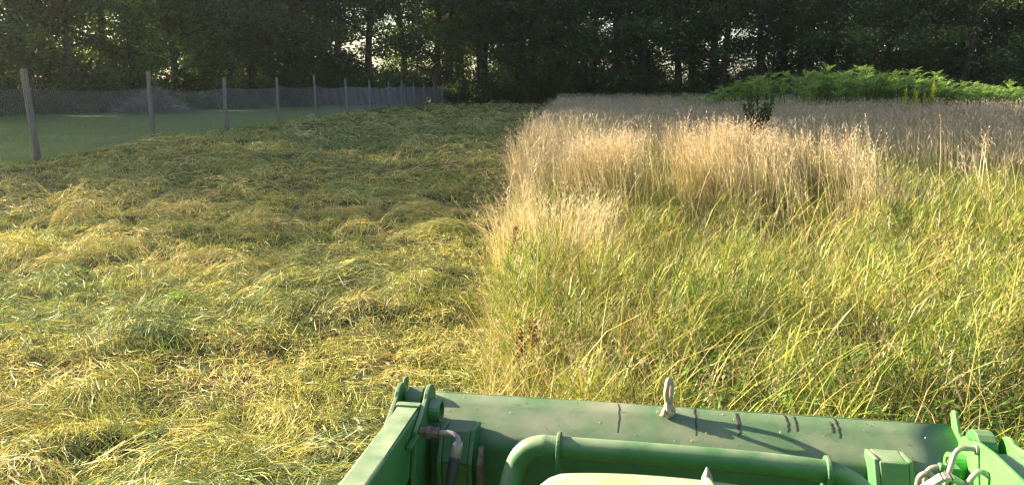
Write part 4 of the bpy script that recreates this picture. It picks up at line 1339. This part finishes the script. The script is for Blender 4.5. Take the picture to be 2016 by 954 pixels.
# ------------------------------------------------------------------ things on the bucket
TW = Matrix.Rotation(R(-9.4), 4, 'Z')
def plate_z(y_):
    return float(np.interp(y_, [2.176, 2.23, 2.29, 2.34], [0.943, 0.962, 0.983, 1.0])) + 0.0045
def rope():
    t = thing('rope', 'knotted frayed rope loop standing on the bucket edge', 'rope', TW @ Vector((0.115, 2.30, plate_z(2.30))), R(-9.4))
    bm = bmesh.new()
    add_tube(bm, smooth_pts([(-0.004, 0.0, 0.01), (-0.003, 0.006, 0.036), (-0.008, -0.012, 0.062), (-0.010, -0.020, 0.090), (-0.004, 0.004, 0.114), (0.006, 0.030, 0.098), (0.006, 0.028, 0.070), (0.004, 0.014, 0.04), (0.005, 0.002, 0.01)], 6), 0.0086, 10)
    finish('loop', bm, M['loop'], t)
    bm = bmesh.new()
    r = random.Random(3)
    for k in range(5):
        ax = Vector((r.uniform(-1, 1), r.uniform(-1, 1), r.uniform(-0.6, 1))).normalized()
        u = ax.orthogonal().normalized(); w = ax.cross(u)
        c = Vector((0.0, -0.004 - 0.012 * (k > 2), 0.012 + 0.006 * k * 0.6))
        pts = [c + (u * math.cos(a) + w * math.sin(a)) * (0.013 + 0.003 * math.sin(2 * a)) for a in [i * 2 * math.pi / 14 for i in range(15)]]
        add_tube(bm, pts, 0.0075, 9)
    add_tube(bm, smooth_pts([(0.0, -0.01, 0.006), (-0.014, -0.014, 0.007), (-0.022, -0.010, 0.009)], 4), 0.0075, 9)
    finish('knot', bm, M['rope'], t)
rope()

def stuck_leaf(x, ya, yb, w, kink, label):
    """a wet dead blade lying on the bucket's upper plate"""
    n = 7
    t = TW @ Vector((x, (ya + yb) / 2, plate_z((ya + yb) / 2)))
    top, bot = [], []
    bm = bmesh.new()
    for i in range(n):
        f = i / (n - 1); y_ = ya + (yb - ya) * f
        ww = w * (0.55 + 0.9 * math.sin(math.pi * min(1, f * 0.85 + 0.12))) / 3.2
        xx = x + kink * math.sin(f * 3.0) + 0.002 * math.sin(f * 17 + x * 40)
        p_ = TW @ Vector((xx, y_, plate_z(y_))) - t
        s_ = (TW @ Vector((ww, 0, 0)))
        top.append((bm.verts.new(p_ - s_ + Vector((0, 0, 0.0008))), bm.verts.new(p_ + s_ + Vector((0, 0, 0.001)))))
        bot.append((bm.verts.new(p_ - s_), bm.verts.new(p_ + s_)))
    for i in range(n - 1):
        bm.faces.new((top[i][0], top[i][1], top[i + 1][1], top[i + 1][0]))
        bm.faces.new((bot[i][1], bot[i][0], bot[i + 1][0], bot[i + 1][1]))
        bm.faces.new((top[i][0], top[i + 1][0], bot[i + 1][0], bot[i][0]))
        bm.faces.new((top[i + 1][1], top[i][1], bot[i][1], bot[i + 1][1]))
    o = finish('dead_grass_blade', bm, M['stain'], None)
    o.location = t
    tag(o, label, 'grass blade', 'dead grass blades stuck to the bucket')
for a in ((-0.041, 2.335, 2.215, 0.0045, 0.004, 'dark dead grass blade stuck to the bucket left of the rope'),
          (0.195, 2.338, 2.225, 0.0055, 0.003, 'dark dead blade on the bucket in the rope shadow, just right of the knot'),
          (0.322, 2.33, 2.235, 0.009, 0.004, 'widest dark blade on the bucket, across the end of the rope shadow'),
          (0.466, 2.336, 2.265, 0.005, 0.006, 'hooked brown blade on the bucket right of the rope shadow'),
          (0.494, 2.332, 2.27, 0.004, 0.002, 'short straight brown blade beside the hooked one on the bucket'),
          (0.598, 2.318, 2.275, 0.006, 0.002, 'stubby brown blade left of the longest right one on the bucket'),
          (0.612, 2.336, 2.255, 0.0045, 0.005, 'rightmost long brown blade stuck to the bucket')):
    stuck_leaf(*a)

# tiny chaff on the plate
r = np.random.default_rng(9)
n = 90
cx_ = r.uniform(XL + 0.05, XR - 0.03, n); cy_ = r.uniform(2.18, 2.33, n)
cz_ = np.array([plate_z(v) for v in cy_]) + 0.001
az = r.uniform(0, 6.28, n)
L_ = r.uniform(0.003, 0.013, n)
P0 = np.stack([cx_, cy_, cz_], 1); dv = np.stack([np.cos(az), np.sin(az), np.sin(az) * 0.6], 1)
mid = P0 + dv * (L_ / 2)[:, None] + np.array([0, 0, 0.002])
path = np.stack([P0, mid, P0 + dv * L_[:, None] + np.array([0, 0, 0.001])], 1)
ca, sa = math.cos(R(-9.4)), math.sin(R(-9.4))
rot = np.array([[ca, -sa, 0], [sa, ca, 0], [0, 0, 1]])
path = path @ rot.T
c = pick(n, [(0.5, 0.45, 0.28), (0.06, 0.07, 0.03), (0.25, 0.28, 0.12)], [1.3, 1, 1])
side = np.stack([-np.sin(az - R(9.4)), np.cos(az - R(9.4)), np.zeros(n)], 1)
b3 = Bag(); b3.add(*ribbons(path, side, r.uniform(0.0012, 0.003, n), c, c))
tag(link('chaff', b3.mesh('chaff'), M['hay']), 'bits of chaff scattered on the bucket plate', None, kind='stuff')
print('objects', len(bpy.data.objects))

# ------------------------------------------------------------------ haze: thin volume added to glow towards the sun as glare
bm = bmesh.new(); add_box(bm, (-620, -620, -1.5), (620, 720, 33))
hz = finish('haze', bm, None, None)
m, nt, out = new_mat('glare_haze')
v = N(nt, 'ShaderNodeVolumePrincipled')
v.inputs['Color'].default_value = (0.95, 0.97, 1.0, 1)
v.inputs['Density'].default_value = 0.0006
v.inputs['Anisotropy'].default_value = 0.8
nt.links.new(v.outputs[0], out.inputs['Volume'])
hz.data.materials.append(m)
tag(hz, 'thin haze added over the field and woods for the glare at left', None, kind='stuff')
